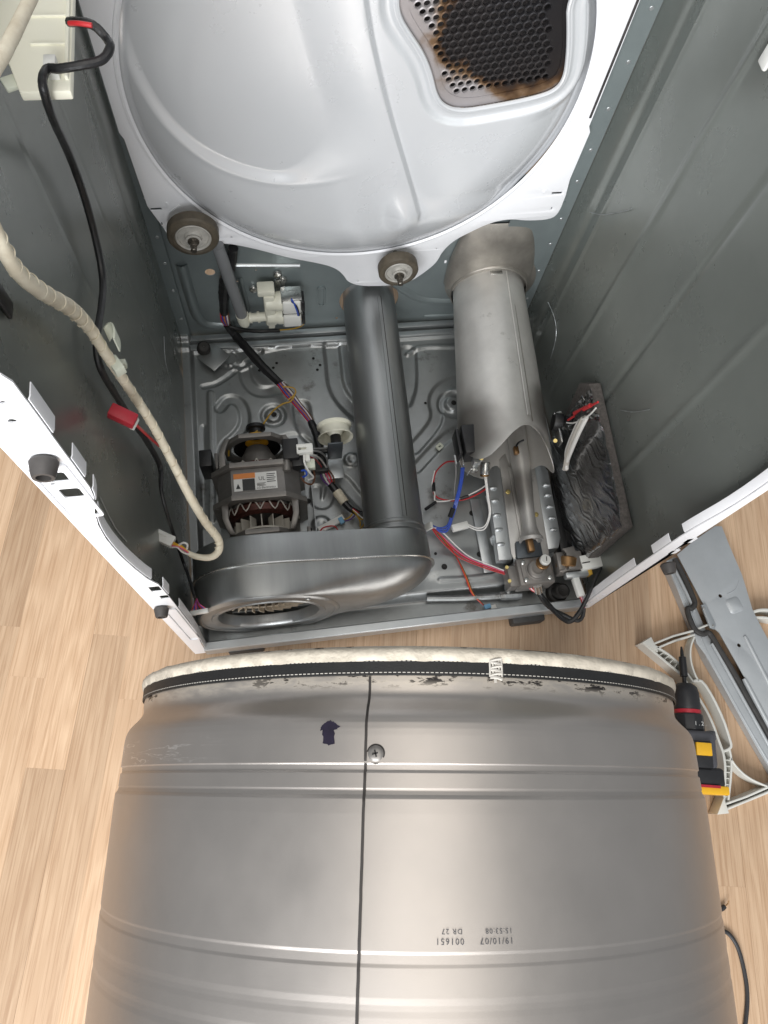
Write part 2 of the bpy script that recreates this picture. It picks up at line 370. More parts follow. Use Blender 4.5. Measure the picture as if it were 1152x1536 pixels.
for pos, c in ((.46, (.035, .030, .030)), (.53, (.10, .055, .03)), (.60, (.24, .15, .085)), (.68, (.44, .41, .41))):
    q = cr.elements.new(pos); q.color = (*c, 1)
L.new(rp.outputs[0], b.inputs['Base Color'])
m_grilleb = mat('void_shade_backing', (.055, .05, .05), .55, .3, .5, 40)  # dark colour stands in for the shaded void behind the grille

# ================================================================ FLOOR
fl = M().box((.1, -.1, -.02), (3.4, 3.2, .03)).build('floor', m_sub, None, False); fl['kind'] = 'structure'
FA = -R_(11.0); fdir = Vector((math.sin(-FA), math.cos(-FA), 0)); fs = Vector((math.cos(FA), math.sin(FA), 0))
SW = .0615
strip_mesh = {}
def strip(Ln):
    if Ln not in strip_mesh:
        m = M().box((0, 0, 0), (SW - .00004, Ln - .00004, .006)); o = m.build('plank', m_oak, None, False, bevel=.0001, seg=1)
        strip_mesh[Ln] = o.data; bpy.data.objects.remove(o)
    return strip_mesh[Ln]
org = P(98, 1155, z=0)
for i in range(-12, 32):
    y = -1.05 + random.random() * .5 - .3
    u = (i + .5) * SW
    if i == -1: y = -.0 - .64 * 2
    while y < 1.15:
        Ln = random.choice((.42, .52, .64))
        if i == -1: Ln = .64
        c = org + fs * u + fdir * (y + Ln / 2)
        y += Ln
        if not (-1.35 < c.x < 1.75 and -1.35 < c.y < 1.35): continue
        o = bpy.data.objects.new('plank', strip(Ln)); COL.objects.link(o); o.location = (c.x + (.00025 if i % 3 == 0 else 0), c.y, -.003 + random.uniform(-.00003, .00003)); o.rotation_euler = (0, 0, FA); o.parent = fl

# ================================================================ DRYER
D = .605; XW = .343; ZB = .05
dryer = thing('clothes_dryer', 'white gas clothes dryer cabinet with its front, top and drum taken out, parts exposed', 'dryer', (0, .3, 0))

# ---- side panels
def wallnoise(y, z, k): return .0022 * mnoise.noise(Vector((y * 3 + k, z * 2.2, k)))
def side_panel(sgn, creases, label):
    nu, nv = 150, 40
    def fn(a, c):
        y = .001 + a * (D - .0); z = .03 + c * .95
        dx = 0
        for (yc, z0, z1, w, dep) in creases:
            dx += dep * math.exp(-((y - yc) / w) ** 2) * float(sst((z - z0) / .03) * sst((z1 - z) / .03))
        dx += wallnoise(y, z, 3.1 * sgn) * math.sin(math.pi * a)
        return (sgn * (XW + dx), y, z)
    o = M().grid(fn, nu, nv).build('side_panel', m_wall, dryer, True, 60, solid=.0012); o['label'] = label
    return o
lw = side_panel(-1, [(.505, .05, .95, .004, -.0014), (.40, .1, .95, .003, .001), (.26, .1, .95, .003, -.0012), (.53, .05, .95, .010, .003)], 'dark grey side panel carrying the cream harness')
rw = side_panel(1, [(.515, .05, .97, .004, -.0016), (.40, .1, .97, .005, -.0024), (.275, .08, .97, .005, .0024), (.15, .1, .97, .005, -.0022), (.54, .05, .97, .011, .003)], 'dark grey side panel with the foil pad on it')

# rubbed scratches on the panels
for (par, xp, L_) in ((rw, XW - .0018, [(822, 453), (832, 478), (834, 505), (826, 538)]), (rw, XW - .0018, [(930, 615), (950, 618), (975, 614)]), (lw, -XW + .0022, [(246, 505), (248, 540), (256, 572)]), (rw, XW - .0018, [(884, 318), (905, 322), (940, 316), (948, 312)]), (lw, -XW + .0022, [(150, 745), (172, 790), (190, 812)])):
    M().tube([P(a, c, x=xp) for a, c in L_], .0006, 5, 8, .5).build('scratch_mark', m_galv2, par)
# rear corner returns with spot welds
for sgn, par in ((-1, lw), (1, rw)):
    x0, x1 = (XW - .001, XW - .034) if sgn > 0 else (XW - .001, XW - .020)
    xm = sgn * (x0 + x1) / 2
    M().box((xm, D - .006, .505), (abs(x0 - x1), .0012, .95)).build('corner_return', m_flange, par)
    for z in (.12, .20, .27, .33, .41, .47, .54, .61, .68, .75, .83):
        M().lathe([(0, .0032), (.0007, .0026), (.001, 0.0001)], (sgn * (XW - .012), D - .0066, z), (0, -1, 0), 10).build('spot_weld', m_galv2, par)

# ---- front lips (white enamel) with slots and bent-back returns
def front_lip(prof, slots, notches, par, sgn, beads):
    outline = [(sgn * (XW + .0015), .03), (sgn * (XW + .0015), .98)] + [(x, z) for x, z in reversed(prof)]
    lip = plate('front_flange', outline, slots, .0014, lambda u, v, w: Vector((u, -.0015 + w, v)), m_white, par)
    # outer white skin edge
    M().box((sgn * (XW + .0030), .15, .505), (.0012, .30, .95)).build('outer_skin', m_white, lip)
    pts = chaikin(prof, 1)
    for (z0, z1) in notches:
        seg = [(x, z) for x, z in pts if z0 <= z <= z1]
        if len(seg) < 2: continue
        rs = [[(x - sgn * .0005, -.0005, z) for x, z in seg], [(x - sgn * .0012, .0015, z) for x, z in seg], [(x - sgn * .0012, .011, z) for x, z in seg]]
        M().rings(rs, False).build('flange_return', m_white, lip, solid=.0008)
    for (cx, cz, w, h) in beads:
        plate('embossed_bead', rrect(cx, cz, w, h, .004), [rrect(cx, cz, w - .0045, h - .0045, .003)], .0010, lambda u, v, w_: Vector((u, -.0029 + w_, v)), m_white, lip, .0004)
    return lip
lp = [(-.326, .03), (-.324, .10), (-.317, .20), (-.316, .395), (-.317, .46), (-.3235, .485), (-.328, .53), (-.3305, .575), (-.330, .62), (-.327, .655), (-.3215, .685), (-.3135, .715), (-.311, .735), (-.310, .80), (-.309, .885), (-.312, .893), (-.336, .898), (-.336, .98)]
sl = [P(233, 881, y=0), P(247, 893, y=0), P(87, 712, y=0), P(108, 736, y=0), P(97, 731, y=0), P(5, 599, y=0), P(19, 627, y=0), P(238, 887, y=0)]
slotsL = [rrect(sl[0].x, sl[0].z, .012, .022, .002), rrect(sl[1].x, sl[1].z, .010, .016, .002), rrect(sl[2].x, sl[2].z, .0125, .016, .002), rrect(sl[3].x, sl[3].z, .015, .018, .0025),
          circ(sl[4].x - .004, sl[4].z + .012, .0022, 10), circ(sl[5].x, sl[5].z, .002, 10), circ(sl[6].x, sl[6].z, .0028, 10)]
lipL = front_lip(lp, slotsL, [(.03, .392), (.398, .462), (.47, .69), (.70, .738), (.742, .80), (.806, .886)], lw, -1, [(-.327, .25, .016, .20), (-.329, .73, .028, .10)])
rp_ = [(.326, .03), (.322, .10), (.318, .20), (.317, .33), (.318, .43), (.322, .47), (.330, .52), (.332, .57), (.329, .63), (.320, .68), (.312, .72), (.310, .80), (.310, .98)]
sr = [P(1010, 826, y=0), P(1034, 809, y=0)]
slotsR = [rrect(sr[0].x, sr[0].z, .013, .016, .002), rrect(sr[1].x, sr[1].z, .014, .018, .002)] + [rrect(.333, z, .006, .006, .001) for z in (.075, .105, .13)]
lipR = front_lip(rp_, slotsR, [(.03, .335), (.345, .415), (.425, .98)], rw, 1, [])
for (px, py, par, s_) in ((66, 690, lipL, .80), (242, 911, lipL, .75), (1001, 845, lipR, .90)):
    c = P(px, py, y=-.003); L0 = .017 * s_
    o = M().lathe([(0, .0105 * s_), (.002, .0122 * s_), (L0 * .85, .0100 * s_), (L0, .0090 * s_), (L0, .0062 * s_), (L0 - .006, .0058 * s_), (L0 - .006, .0002)], c, (0, -1, 0), 24).build('rubber_bumper', m_rubber, par)

# ---- base pan: one pressed steel sheet
YF = .012
def pxy(L, z=ZB): return [tuple(P(a, c, z=z)[:2]) for a, c in L]
grooves = [(pxy([(497, 520), (500, 545), (503, 580), (520, 606), (545, 626)]), .011, -.010),
           (pxy([(366, 552), (370, 574), (388, 590), (424, 582)]), .008, -.008),
           (pxy([(330, 612), (342, 597), (362, 603), (369, 632), (357, 652), (337, 668), (334, 690)]), .007, -.009),
           (pxy([(452, 612), (455, 636), (466, 652), (490, 668)]), .012, -.010),
           (pxy([(425, 662), (445, 656), (462, 668)]), .009, -.008),
           (pxy([(488, 705), (516, 722), (530, 742), (548, 760)]), .009, -.009),
           (pxy([(474, 735), (474, 755), (488, 757), (494, 745), (496, 735)]), .007, -.007),
           (pxy([(612, 530), (614, 575), (606, 600)]), .012, -.011), (pxy([(612, 530), (630, 520), (684, 520)]), .005, .008),
           (pxy([(622, 672), (650, 640), (657, 622), (650, 600), (662, 580), (690, 570)]), .0085, -.009),
           (pxy([(625, 702), (668, 655), (690, 645)]), .007, -.009),
           (pxy([(396, 527), (440, 518), (505, 517)]), .004, .007),
           (pxy([(305, 580), (330, 575), (372, 540), (392, 528)]), .005, -.006),
           (pxy([(316, 590), (318, 700), (318, 780)]), .006, .006), (pxy([(345, 548), (358, 556), (392, 540)]), .004, .005),
           (pxy([(306, 530), (342, 556), (366, 540), (340, 520)]), .004, -.006),
           (pxy([(305, 640), (306, 790)]), .004, -.006), (pxy([(398, 505), (500, 503)]), .003, .006),
           (pxy([(660, 870), (740, 865), (760, 850)]), .004, .006)]
dimples = [(P(410, 623, z=ZB), .020, .012, .004, .004), (P(680, 606, z=ZB), .026, .014, .005, .006), (P(482, 787, z=ZB), .012, .004, -.006, .004), (P(527, 690, z=ZB), .010, .004, -.005, .003)]
n1, n2 = 300, 260
xs = np.linspace(-XW + .002, XW - .002, n1 + 1); ys = np.linspace(YF, D - .002, n2 + 1); X, Y = np.meshgrid(xs, ys, indexing='ij')
H = np.full(X.shape, ZB)
for pts, w, dep in grooves:
    big = 1.45 if w >= .007 else 1.0
    H += dep * (.40 if big > 1 else .42) * (1 - sst((seg_dist(X, Y, chaikin(pts, 2)) - w * .65 * big) / (w * .55 * big)))
for c, ro, ri, h1, h0 in dimples:
    r = np.hypot(X - c.x, Y - c.y); H += -h1 * (1 - sst((r - ro) / .006)) + (h1 + h0) * .8 * (1 - sst((r - ri) / .004))
# perimeter: step down into a trough at the front and right, rolled edges at the sides and back
H -= .016 * (1 - sst((Y - .040 - .035 * sst((X - .20) / .05)) / .016))
H += .012 * (1 - sst((np.abs(X + XW) - .016) / .006)); H += .010 * (1 - sst((D - Y - .012) / .006)); H += .006 * (1 - sst((np.abs(D - Y - .032) - .003) / .004))
H += .003 * sst((X - .05) / .03) * sst((.17 - X) / .03) * sst((.13 - Y) / .02) * sst((Y - .07) / .02)
holes_px = [(411, 623), (680, 606), (462, 752), (464, 795), (638, 605), (389, 556), (415, 545), (410, 552), (470, 538), (480, 548), (476, 555), (708, 770), (719, 832), (666, 851), (653, 831)]
hc = [(P(a, c, z=ZB).x, P(a, c, z=ZB).y) for a, c in holes_px]
base = M()
base.v = [(X[i, j], Y[i, j], H[i, j]) for i in range(n1 + 1) for j in range(n2 + 1)]
base.f = [(i * (n2 + 1) + j, (i + 1) * (n2 + 1) + j, (i + 1) * (n2 + 1) + j + 1, i * (n2 + 1) + j + 1) for i in range(n1) for j in range(n2)]
base_o = base.build('base_pan', m_galv, dryer, True, 60)
for k, (a, c) in enumerate(hc):
    big = holes_px[k] in ((462, 752), (464, 795), (680, 606), (411, 623), (719, 832), (708, 770), (666, 851)); r = .0042 if big else .0022
    h = float(H[np.argmin(abs(xs - a)), np.argmin(abs(ys - c))])
    M().lathe([(.0012, r * 1.25), (.0014, r), (.0009, r * .95), (.0007, .0001)], (a, c, h), (0, 0, 1), 14).build('pierced_hole', m_dark, base_o)  # black disc on the sheet, painted as the darkness inside a hole
# front rail of the base
prof = [(.026, .0), (.058, .0), (.0595, .0012), (.0595, .012), (.058, .0135), (.040, .014)]
M().rings([[(x, y - .004, z) for z, y in prof] for x in np.linspace(-.326, .330, 30)], False).build('front_rail', m_galv2, base_o, True, 30, solid=.0008)
# welded angle strips on the base
q0 = P(716, 760, z=ZB); q1 = P(727, 850, z=ZB)
M().box(((q0 + q1) / 2 + Vector((0, 0, .006))), (.018, .14, .003)).build('support_strip', m_galv2, base_o, bevel=.001)
for (px, py, ang) in ((742, 738, 40), (748, 800, 42)):
    c = P(px, py, z=.075); M().box(c, (.045, .004, .02), Matrix.Rotation(R_(ang), 3, 'Z') @ Matrix.Rotation(R_(-30), 3, 'X')).build('gusset_rib', m_galv2, base_o, bevel=.001)
# motor bracket upright sheet and corner gusset
q = P(469, 745, z=.06); M().box((q.x, q.y + .0, .062), (.0015, .15, .018)).build('bracket_edge', m_galv, base_o)
q = P(316, 535, z=.062); M().box((q.x + .006, q.y - .004, .0665), (.045, .045, .004), Matrix.Rotation(R_(45), 3, 'Z')).build('corner_gusset', m_galv, base_o, bevel=.002)
q = P(305, 523, z=.07); M().lathe([(0, .011), (.004, .013), (.016, .012), (.020, .009), (.021, .0005)], (q.x, q.y, .066), (.15, -.3, 1), 20).build('rubber_plug', m_blackrub, base_o)
for (px, py) in ((820, 885), (805, 905)):
    q = P(835, 890, z=.05)
q = P(836, 888, z=.045); M().lathe([(0, .019), (.010, .018), (.012, .014), (.03, .013), (.032, .010), (.030, .006), (.03, .0003)], (q.x, q.y, .035), (.1, -.1, 1), 24).build('rubber_grommet', m_blackrub, base_o)
# levelling feet
for (x, y) in ((.232, -.012), (-.262, -.004)):
    M().box((x, y + .028, .0145), (.060, .062, .029)).build('levelling_foot', m_blackrub, dryer, bevel=.004)

# ---- lower back panel with real holes
hb = [P(315, 408, y=D + .002), P(252, 416, y=D + .002)]
exh = Vector((.018, 0, .135))
hl = [circ(hb[0].x, hb[0].z, .0085, 18), circ(exh.x, exh.z, .056, 36)]
for (px, py) in ((505, 477), (594, 472)): q = P(px, py, y=D + .002); hl.append(rrect(q.x, q.z, .004, .006, .001))
for (px, py) in ((356, 422), (351, 459), (384, 405)): q = P(px, py, y=D + .002); hl.append(circ(q.x, q.z, .002, 8))
back = plate('lower_back_panel', [(-XW + .003, .031), (XW - .003, .031), (XW - .003, .42), (-XW + .003, .42)], hl, .001, lambda u, v, w: Vector((u, D + .002 + w, v)), m_flange, dryer)
q = P(482, 445, y=D); plate('embossed_slot', rrect(q.x, q.z, .014, .055, .0068, 6), [rrect(q.x, q.z, .010, .051, .0048, 6)], .0016, lambda u, v, w: Vector((u, D + .0003 + w, v)), m_flange, back, .0006)
def ridge(name, pxs, w, h, mt, par, y0=D + .0012):
    pts = [P(a, c, y=y0) for a, c in pxs]
    m = M(); rs = []
    pts2 = chaikin([(q.x, q.z) for q in pts], 2)
    for i, (x, z) in enumerate(pts2):
        a = pts2[max(i - 1, 0)]; bb = pts2[min(i + 1, len(pts2) - 1)]; t = Vector((bb[0] - a[0], bb[1] - a[1])).normalized(); n = Vector((-t.y, t.x))
        rs.append([(x + n.x * w * k, y0 - h * math.cos(k * math.pi / 2) ** .8 if abs(k) < 1 else y0, z + n.y * w * k) for k in (-1, -.7, -.35, 0, .35, .7, 1)])
    return m.rings(rs, False).build(name, mt, par, True, 70)
ridge('pressed_bead', [(272, 396), (284, 440), (298, 485), (330, 490), (352, 486)], .010, .006, m_flange, back)
ridge('pressed_bead', [(590, 425), (625, 448), (655, 452), (690, 452)], .008, .005, m_flange, back)
ridge('pressed_bead', [(636, 474), (690, 472)], .004, .003, m_flange, back)
ridge('pressed_bead', [(360, 416), (372, 460), (374, 490)], .004, .003, m_flange, back)
ridge('pressed_bead', [(330, 398), (450, 398)], .004, .004, m_galv2, back)
for y0, z0, h in ((D - .010, .058, .010), (D - .030, .060, .006)):
    M().box((0, y0, z0), (.66, .012, h)).build('rear_rail', m_galv2, base_o, bevel=.002)

# ---- rear bulkhead: white plate with the pressed dome
YB = D - .020
ol_px = [(245, 340), (262, 368), (300, 372), (330, 362), (380, 371), (430, 385), (485, 395), (505, 402), (516, 412), (522, 422), (540, 428), (575, 428), (612, 424), (640, 405), (655, 392), (663, 376), (680, 360), (705, 347), (735, 333), (765, 327), (790, 330), (826, 328), (838, 318), (848, 292)]
ol = [(P(a, c, y=YB).x, P(a, c, y=YB).z) for a, c in ol_px]
ol = [(-.3365, .98), (-.3365, .60), (-.3365, .535), (-.3325, .525), (-.3285, .41)] + chaikin(ol, 2) + [(.308, .43), (.309, .515), (.304, .525), (.303, .70), (.303, .98)]
CX, CZ, RD = -.022, .585, .297
bh_holes = [circ(CX, CZ, RD + .001, 96)]
for (px, py, w, h, rot) in ((234, 313, .017, .006, 0), (835, 289, .018, .006, 0), (243, 335, .003, .008, 0), (827, 312, .003, .008, 0), (528, 5, .004, .010, 0)):
    q = P(px, py, y=YB)
    if (q.x - CX) ** 2 + (q.z - CZ) ** 2 > (RD + .012) ** 2: bh_holes.append(rrect(q.x, q.z, w, h, .0012, 2, rot))
for (px, py) in ((347, 355), (537, 421), (655, 372)): q = P(px, py, y=YB); bh_holes.append(circ(q.x, q.z, .0022, 8))
bulk = plate('rear_bulkhead', ol, bh_holes, .0016, lambda u, v, w: Vector((u, YB + w, v)), m_white, dryer, .0006)
bulk['label'] = 'white enamelled rear bulkhead with pressed round dome'
# turned hem under the bulkhead plate
hem = [q for q in chaikin([(P(a, c, y=YB).x, P(a, c, y=YB).z) for a, c in ol_px], 2)]
M().rings([[(x, YB + .0005, z) for x, z in hem], [(x, YB + .016, z - .001) for x, z in hem]], False).build('bulkhead_hem', m_white, bulk, True, 50, solid=.0008)
for (px, py, ln, rot) in ((262, 313, .022, 40), (250, 305, .006, 90), (668, 392, .006, 90), (816, 287, .006, 90)):
    q = P(px, py, y=YB - .001); M().box((q.x, YB - .0018, q.z), (ln, .002, .004), Matrix.Rotation(R_(-rot), 3, 'Y')).build('pressed_tab', m_white, bulk, bevel=.0009)
# dome height field (forward = -y)
gp_px = [(594, -10), (596, 20), (611, 46), (632, 76), (645, 108), (652, 140), (664, 157), (690, 165), (740, 157), (800, 145), (832, 134), (847, 115), (852, 80), (853, 40), (852, 0)]
YG = YB - .012
gp = [(P(a, c, y=YG).x, P(a, c, y=YG).z) for a, c in gp_px]
top = [(x, 2 * .715 - z) for x, z in reversed(gp)]
gpoly = chaikin(gp + [(x, z) for x, z in top if z > .73], 2, True)
cl = [P(545, 0, y=YB - .025), P(578, 150, y=YB - .025), P(608, 250, y=YB - .025), P(628, 318, y=YB - .025)]
cline = chaikin([(cl[0].x - .045, 1.0)] + [(q.x, q.z) for q in cl], 2)
bc = (-.105, .675); br = .205
def dome_h(x, z):
    r = np.hypot(x - CX, z - CZ); h = .029 * (1 - (1 - np.clip((RD - .003 - r) / .085, 0, 1)) ** 2.0) - .0018 * np.clip((r - RD + .003) / .004, 0, 1)
    h -= .0016 * np.exp(-((RD - .008 - r) / .003) ** 2)
    cx_ = np.interp(z, [q[1] for q in reversed(cline)], [q[0] for q in reversed(cline)])
    dl = x - cx_
    low = sst((z - .375) / .05)
    d1_ = br - np.hypot(x - bc[0], (z - bc[1]) * .98); d2_ = -dl - .006; kk = .055; hh_ = np.clip(.5 + .5 * (d2_ - d1_) / kk, 0, 1); db = d2_ * (1 - hh_) + d1_ * hh_ - kk * hh_ * (1 - hh_)
    h -= .0065 * sst(db / (.018 + .068 * (1 - sst((-dl - .05) / .14))))
    bead = np.exp(-((np.hypot(x - bc[0], (z - bc[1]) * .98) - br) / .005) ** 2) * sst((-dl - .06) / .05) * sst((.60 - z) / .06); h += .0006 * bead
    h -= .010 * sst((dl + .003) / .007) * low
    h += .011 * np.exp(-((dl + .022) / .022) ** 2) * np.exp(-((z - .395) / .035) ** 2)
    dg = seg_dist(x, z, gpoly + gpoly[:1]); ins = inside(x, z, gpoly); sd = np.where(ins, dg, -dg)
    pl_ = sst((sd + .040) / .030); h = h * (1 - pl_) + .0190 * pl_
    h -= .006 * sst((sd + .022) / .010); h += .003 * np.exp(-((sd + .003) / .0035) ** 2); h -= .004 * sst((sd + .001) / .003)
    return h, sd
nr, na = 260, 900
rr = (RD + .006) * (np.linspace(0.0, 1, nr + 1)) ** .9
aa = np.linspace(0, 2 * np.pi, na, endpoint=False)
RR, AA = np.meshgrid(rr, aa, indexing='ij'); DX = CX + RR * np.sin(AA); DZ = CZ + RR * np.cos(AA)
Hh, SD = dome_h(DX, DZ)
dm = M(); dm.v = [(DX[i, j], YB - Hh[i, j], DZ[i, j]) for i in range(nr + 1) for j in range(na)]
dm.f = []
for i in range(nr):
    for j in range(na):
        j2 = (j + 1) % na
        if max(SD[i, j], SD[i + 1, j2], SD[i, j2], SD[i + 1, j]) > .0012: continue
        dm.f.append((i * na + j, i * na + j2, (i + 1) * na + j2, (i + 1) * na + j))
dome = dm.build('drum_back_dome', m_disc, bulk, True, 75); dome['label'] = 'pearl grey pressed dome'
M().lathe([(.0, RD + .0045), (.003, RD + .003), (.0035, RD), (.001, RD - .003)], (CX, YB - .0005, CZ), (0, -1, 0), 128).build('dome_rim', m_white, bulk)

_h, _ = dome_h(np.array([.15 + (q[0] - .15) * 1.02 for q in gpoly]), np.array([.70 + (q[1] - .70) * 1.02 for q in gpoly]))
gr_pts = [(q[0], YB - float(h_) + .0012, q[1]) for q, h_ in zip(gpoly, _h)]
M().tube(gr_pts + gr_pts[:1], .0030, 8, 1).build('grille_rim', m_disc, bulk)
# perforated grille: hexagon cells with round holes
hg, _ = dome_h(np.array([gp[5][0] + .03]), np.array([gp[5][1] + .03])); yg = YB - float(hg[0]) + .001
gm = M(); pit = .0105; rh = .0040; ang0 = R_(9)
ca, sa = math.cos(ang0), math.sin(ang0); nh = 0
in_cells = []
for i in range(-26, 27):
    for j in range(-26, 27):
        u = (i + (j % 2) * .5) * pit; w = j * pit * .866
        x = .15 + u * ca - w * sa; z = .70 + u * sa + w * ca
        if not bool(inside(np.array([x]), np.array([z]), gpoly)[0]): continue
        sdv = float(seg_dist(np.array([x]), np.array([z]), gpoly + gpoly[:1])[0])
        lim = .017 if x < .17 else .020
        in_cells.append((x, z, sdv > lim))
for (x, z, hole) in in_cells:
    k = len(gm.v); hexv = []; ci = []; cb = []
    for q in range(12):
        a = R_(30 * q) + ang0; rx = pit * .5 / math.cos(((R_(30 * q) + R_(30)) % R_(60)) - R_(30)) * 1.002
        hexv.append((x + rx * math.cos(a), yg, z + rx * math.sin(a))); ci.append((x + rh * math.cos(a), yg - .0006, z + rh * math.sin(a))); cb.append((x + rh * .93 * math.cos(a), yg + .0022, z + rh * .93 * math.sin(a)))
    if hole:
        gm.v += hexv + ci + cb
        for q in range(12):
            q2 = (q + 1) % 12; gm.f += [(k + q, k + q2, k + 12 + q2, k + 12 + q), (k + 12 + q, k + 12 + q2, k + 24 + q2, k + 24 + q)]
    else:
        gm.v += hexv; gm.f.append(tuple(k + q for q in range(12)))
gr = gm.build('perforated_grille', m_grille, bulk, True, 40); gr['label'] = 'perforated hot air inlet grille scorched black and brown'
# border sheet of the grille
bord = plate('grille_border', [(CX + (x - CX) * 1 , z) for x, z in gpoly], [[(.15 + (x - .15) * .90, .70 + (z - .70) * .90) for x, z in gpoly]], .0006, lambda u, v, w: Vector((u, yg - .0009 + w, v)), m_grille, bulk)
M().box((.15, yg + .040, .72), (.30, .004, .36)).build('inlet_duct_wall', m_grilleb, bulk)  # dark sheet added so the grille holes read as deep shade
for xx in (.0, .30): M().box((xx, yg + .022, .72), (.003, .034, .36)).build('inlet_duct_wall', m_grilleb, bulk)

# ---- support rollers
for (px, py, rad, sc) in ((290, 357, .0375, 1), (598, 409, .0335, 1)):
    c = P(px, py, y=D - .062); c.y = YB
    root = M().lathe([(.022, rad * .80), (.024, rad * .93), (.027, rad), (.040, rad), (.043, rad * .94), (.0445, rad * .78), (.043, rad * .70), (.022, rad * .70)], c, (0, -1, 0), 48).build('support_roller', m_tyre, dryer)
    root['label'] = 'brown rubber tyred drum support roller'
    M().lathe([(.022, rad * .71), (.042, rad * .71), (.044, rad * .66), (.0425, rad * .60), (.040, rad * .58), (.0405, rad * .36), (.044, rad * .32), (.0455, rad * .26), (.0455, .001)], c, (0, -1, 0), 40).build('hub', m_hub, root)
    M().lathe([(0, .006), (.046, .006), (.047, .0085), (.050, .0085), (.0505, .0052), (.058, .0052), (.0585, .0040), (.060, .0046), (.066, .0046), (.067, .0036), (.067, .0002)], c, (0, -1, 0), 20).build('axle', m_steel, root)
    M().lathe([(.0465, .0115), (.048, .0118), (.0485, .0105), (.0485, .0003)], c, (0, -1, 0), 20).build('washer', m_hub, root)

# ---- exhaust duct
ez = .150
d0 = Vector((-.002, .115, .150)); d1 = Vector((.018, D + .03, .137)); RE = .0485
exd = M().lathe([(0, RE), (.02, RE), (.022, RE + .0015), (.026, RE + .0015), (.028, RE), ((d1 - d0).length - .05, RE), ((d1 - d0).length, RE - .001)], d0, d1 - d0, 64).build('exhaust_duct', m_duct, dryer); exd['label'] = 'round grey steel exhaust pipe'
ax = (d1 - d0).normalized(); up = Vector((0, 0, 1)); sidev = ax.cross(up).normalized()
def seam_strip(name, p0, p1, r0, r1, a, w, h, mt, par, n=14):
    axx = (p1 - p0).normalized(); sv = axx.cross(up).normalized(); uv = sv.cross(axx); rs = []
    for k in range(n + 1):
        t = k / n; c = p0.lerp(p1, t); r = r0 * (1 - t) + r1 * t
        rs.append([c + (sv * math.sin(a + q / r) + uv * math.cos(a + q / r)) * (r + hh) for q, hh in ((-w, 0), (-w * .8, h), (w * .8, h), (w, 0))])
    return M().rings(rs, False).build(name, mt, par, True, 40)
seam_strip('lock_seam', d0 + ax * .03, d1 - ax * .06, RE, RE, R_(14), .0022, .0009, m_duct, exd)
seam_strip('lock_seam', d0 + ax * .03, d1 - ax * .06, RE, RE, R_(20), .0006, .0004, m_seam, exd)

# ---- heater duct (burner tube)
h0 = Vector((.204, .245, .165)); h1 = Vector((.238, .60, .175)); RH0, RH1 = .0775, .064
hax = (h1 - h0).normalized(); hs = hax.cross(up).normalized(); hu = hs.cross(hax); HL = (h1 - h0).length
edge = [(-180, -.015), (-120, -.005), (-95, .012), (-75, .004), (-55, -.022), (-38, -.030), (-22, -.016), (-8, .006), (6, .024), (18, .030), (30, .025), (44, .006), (58, -.022), (72, -.034), (86, -.035), (96, -.022), (110, .0), (140, -.005), (180, -.015)]
ea = [q[0] for q in edge]; ey = [q[1] for q in edge]
NA = 96; rs = []
for k in range(25):
    ring = []
    for j in range(NA):
        a = -180 + 360 * j / NA; s0 = np.interp(a, ea, ey); s0 = float(np.mean([np.interp((a + o + 180) % 360 - 180, ea, ey) for o in (-9, -5, 0, 5, 9)]))
        s = s0 + (HL - s0) * (k / 24) ** 1.3; t = s / HL; r = RH0 * (1 - t) + RH1 * t
        r *= 1 + .012 * mnoise.noise(Vector((a * .02, t * 3, 1)))
        ring.append(h0 + hax * s + (hs * math.sin(R_(a)) + hu * math.cos(R_(a)) * .93) * r)
    rs.append(ring)
htd = M().rings(rs, True).build('heater_duct', m_heat, dryer, True, 60, solid=-.0008); htd['label'] = 'wide tapered burner tube with wavy cut front edge'
seam_strip('lock_seam', h0 + hax * .045, h1 - hax * .01, RH0 * .955, RH1 * .945, R_(22), .004, .0012, m_heat, htd)
seam_strip('lock_seam', h0 + hax * .035, h1 - hax * .01, RH0 * .95, RH1 * .93, R_(26.5), .0008, .0012, m_soot, htd)
# sooty elbow collar at the back
ec = M().lathe([(-.024, .0700), (-.022, .0720), (-.012, .0722), (-.004, .076), (.0, .082), (.003, .090)], h1, hax, 64).build('elbow_collar', m_soot, htd, True, 60, solid=.001); ec['label'] = 'heat mottled steel collar'
rs = []
for k in range(10):
    t = k / 9; r = .082 * (1 - .35 * t ** 2)
    c = h1 + Vector((-.010 * t, .004, .0 + .150 * t))
    rs.append([c + Vector((r * math.cos(a), (-.004 - .024 * max(1 - t * t, 0) ** .5) * math.sin(a) ** .7, 0)) for a in np.linspace(0, math.pi, 28)])
M().rings(rs, False).build('riser_cover', m_soot, htd, True, 60, solid=.001)
M().box((h1.x + .045, D - .008, .29), (.085, .0015, .16)).build('riser_flange', m_flange, htd)
q = hu * (RH1 * .93); M().box(h1 + q - hax * .024 + Vector((0, 0, .001)), (.022, .014, .003)).build('locating_tab', m_bright, htd, bevel=.001)
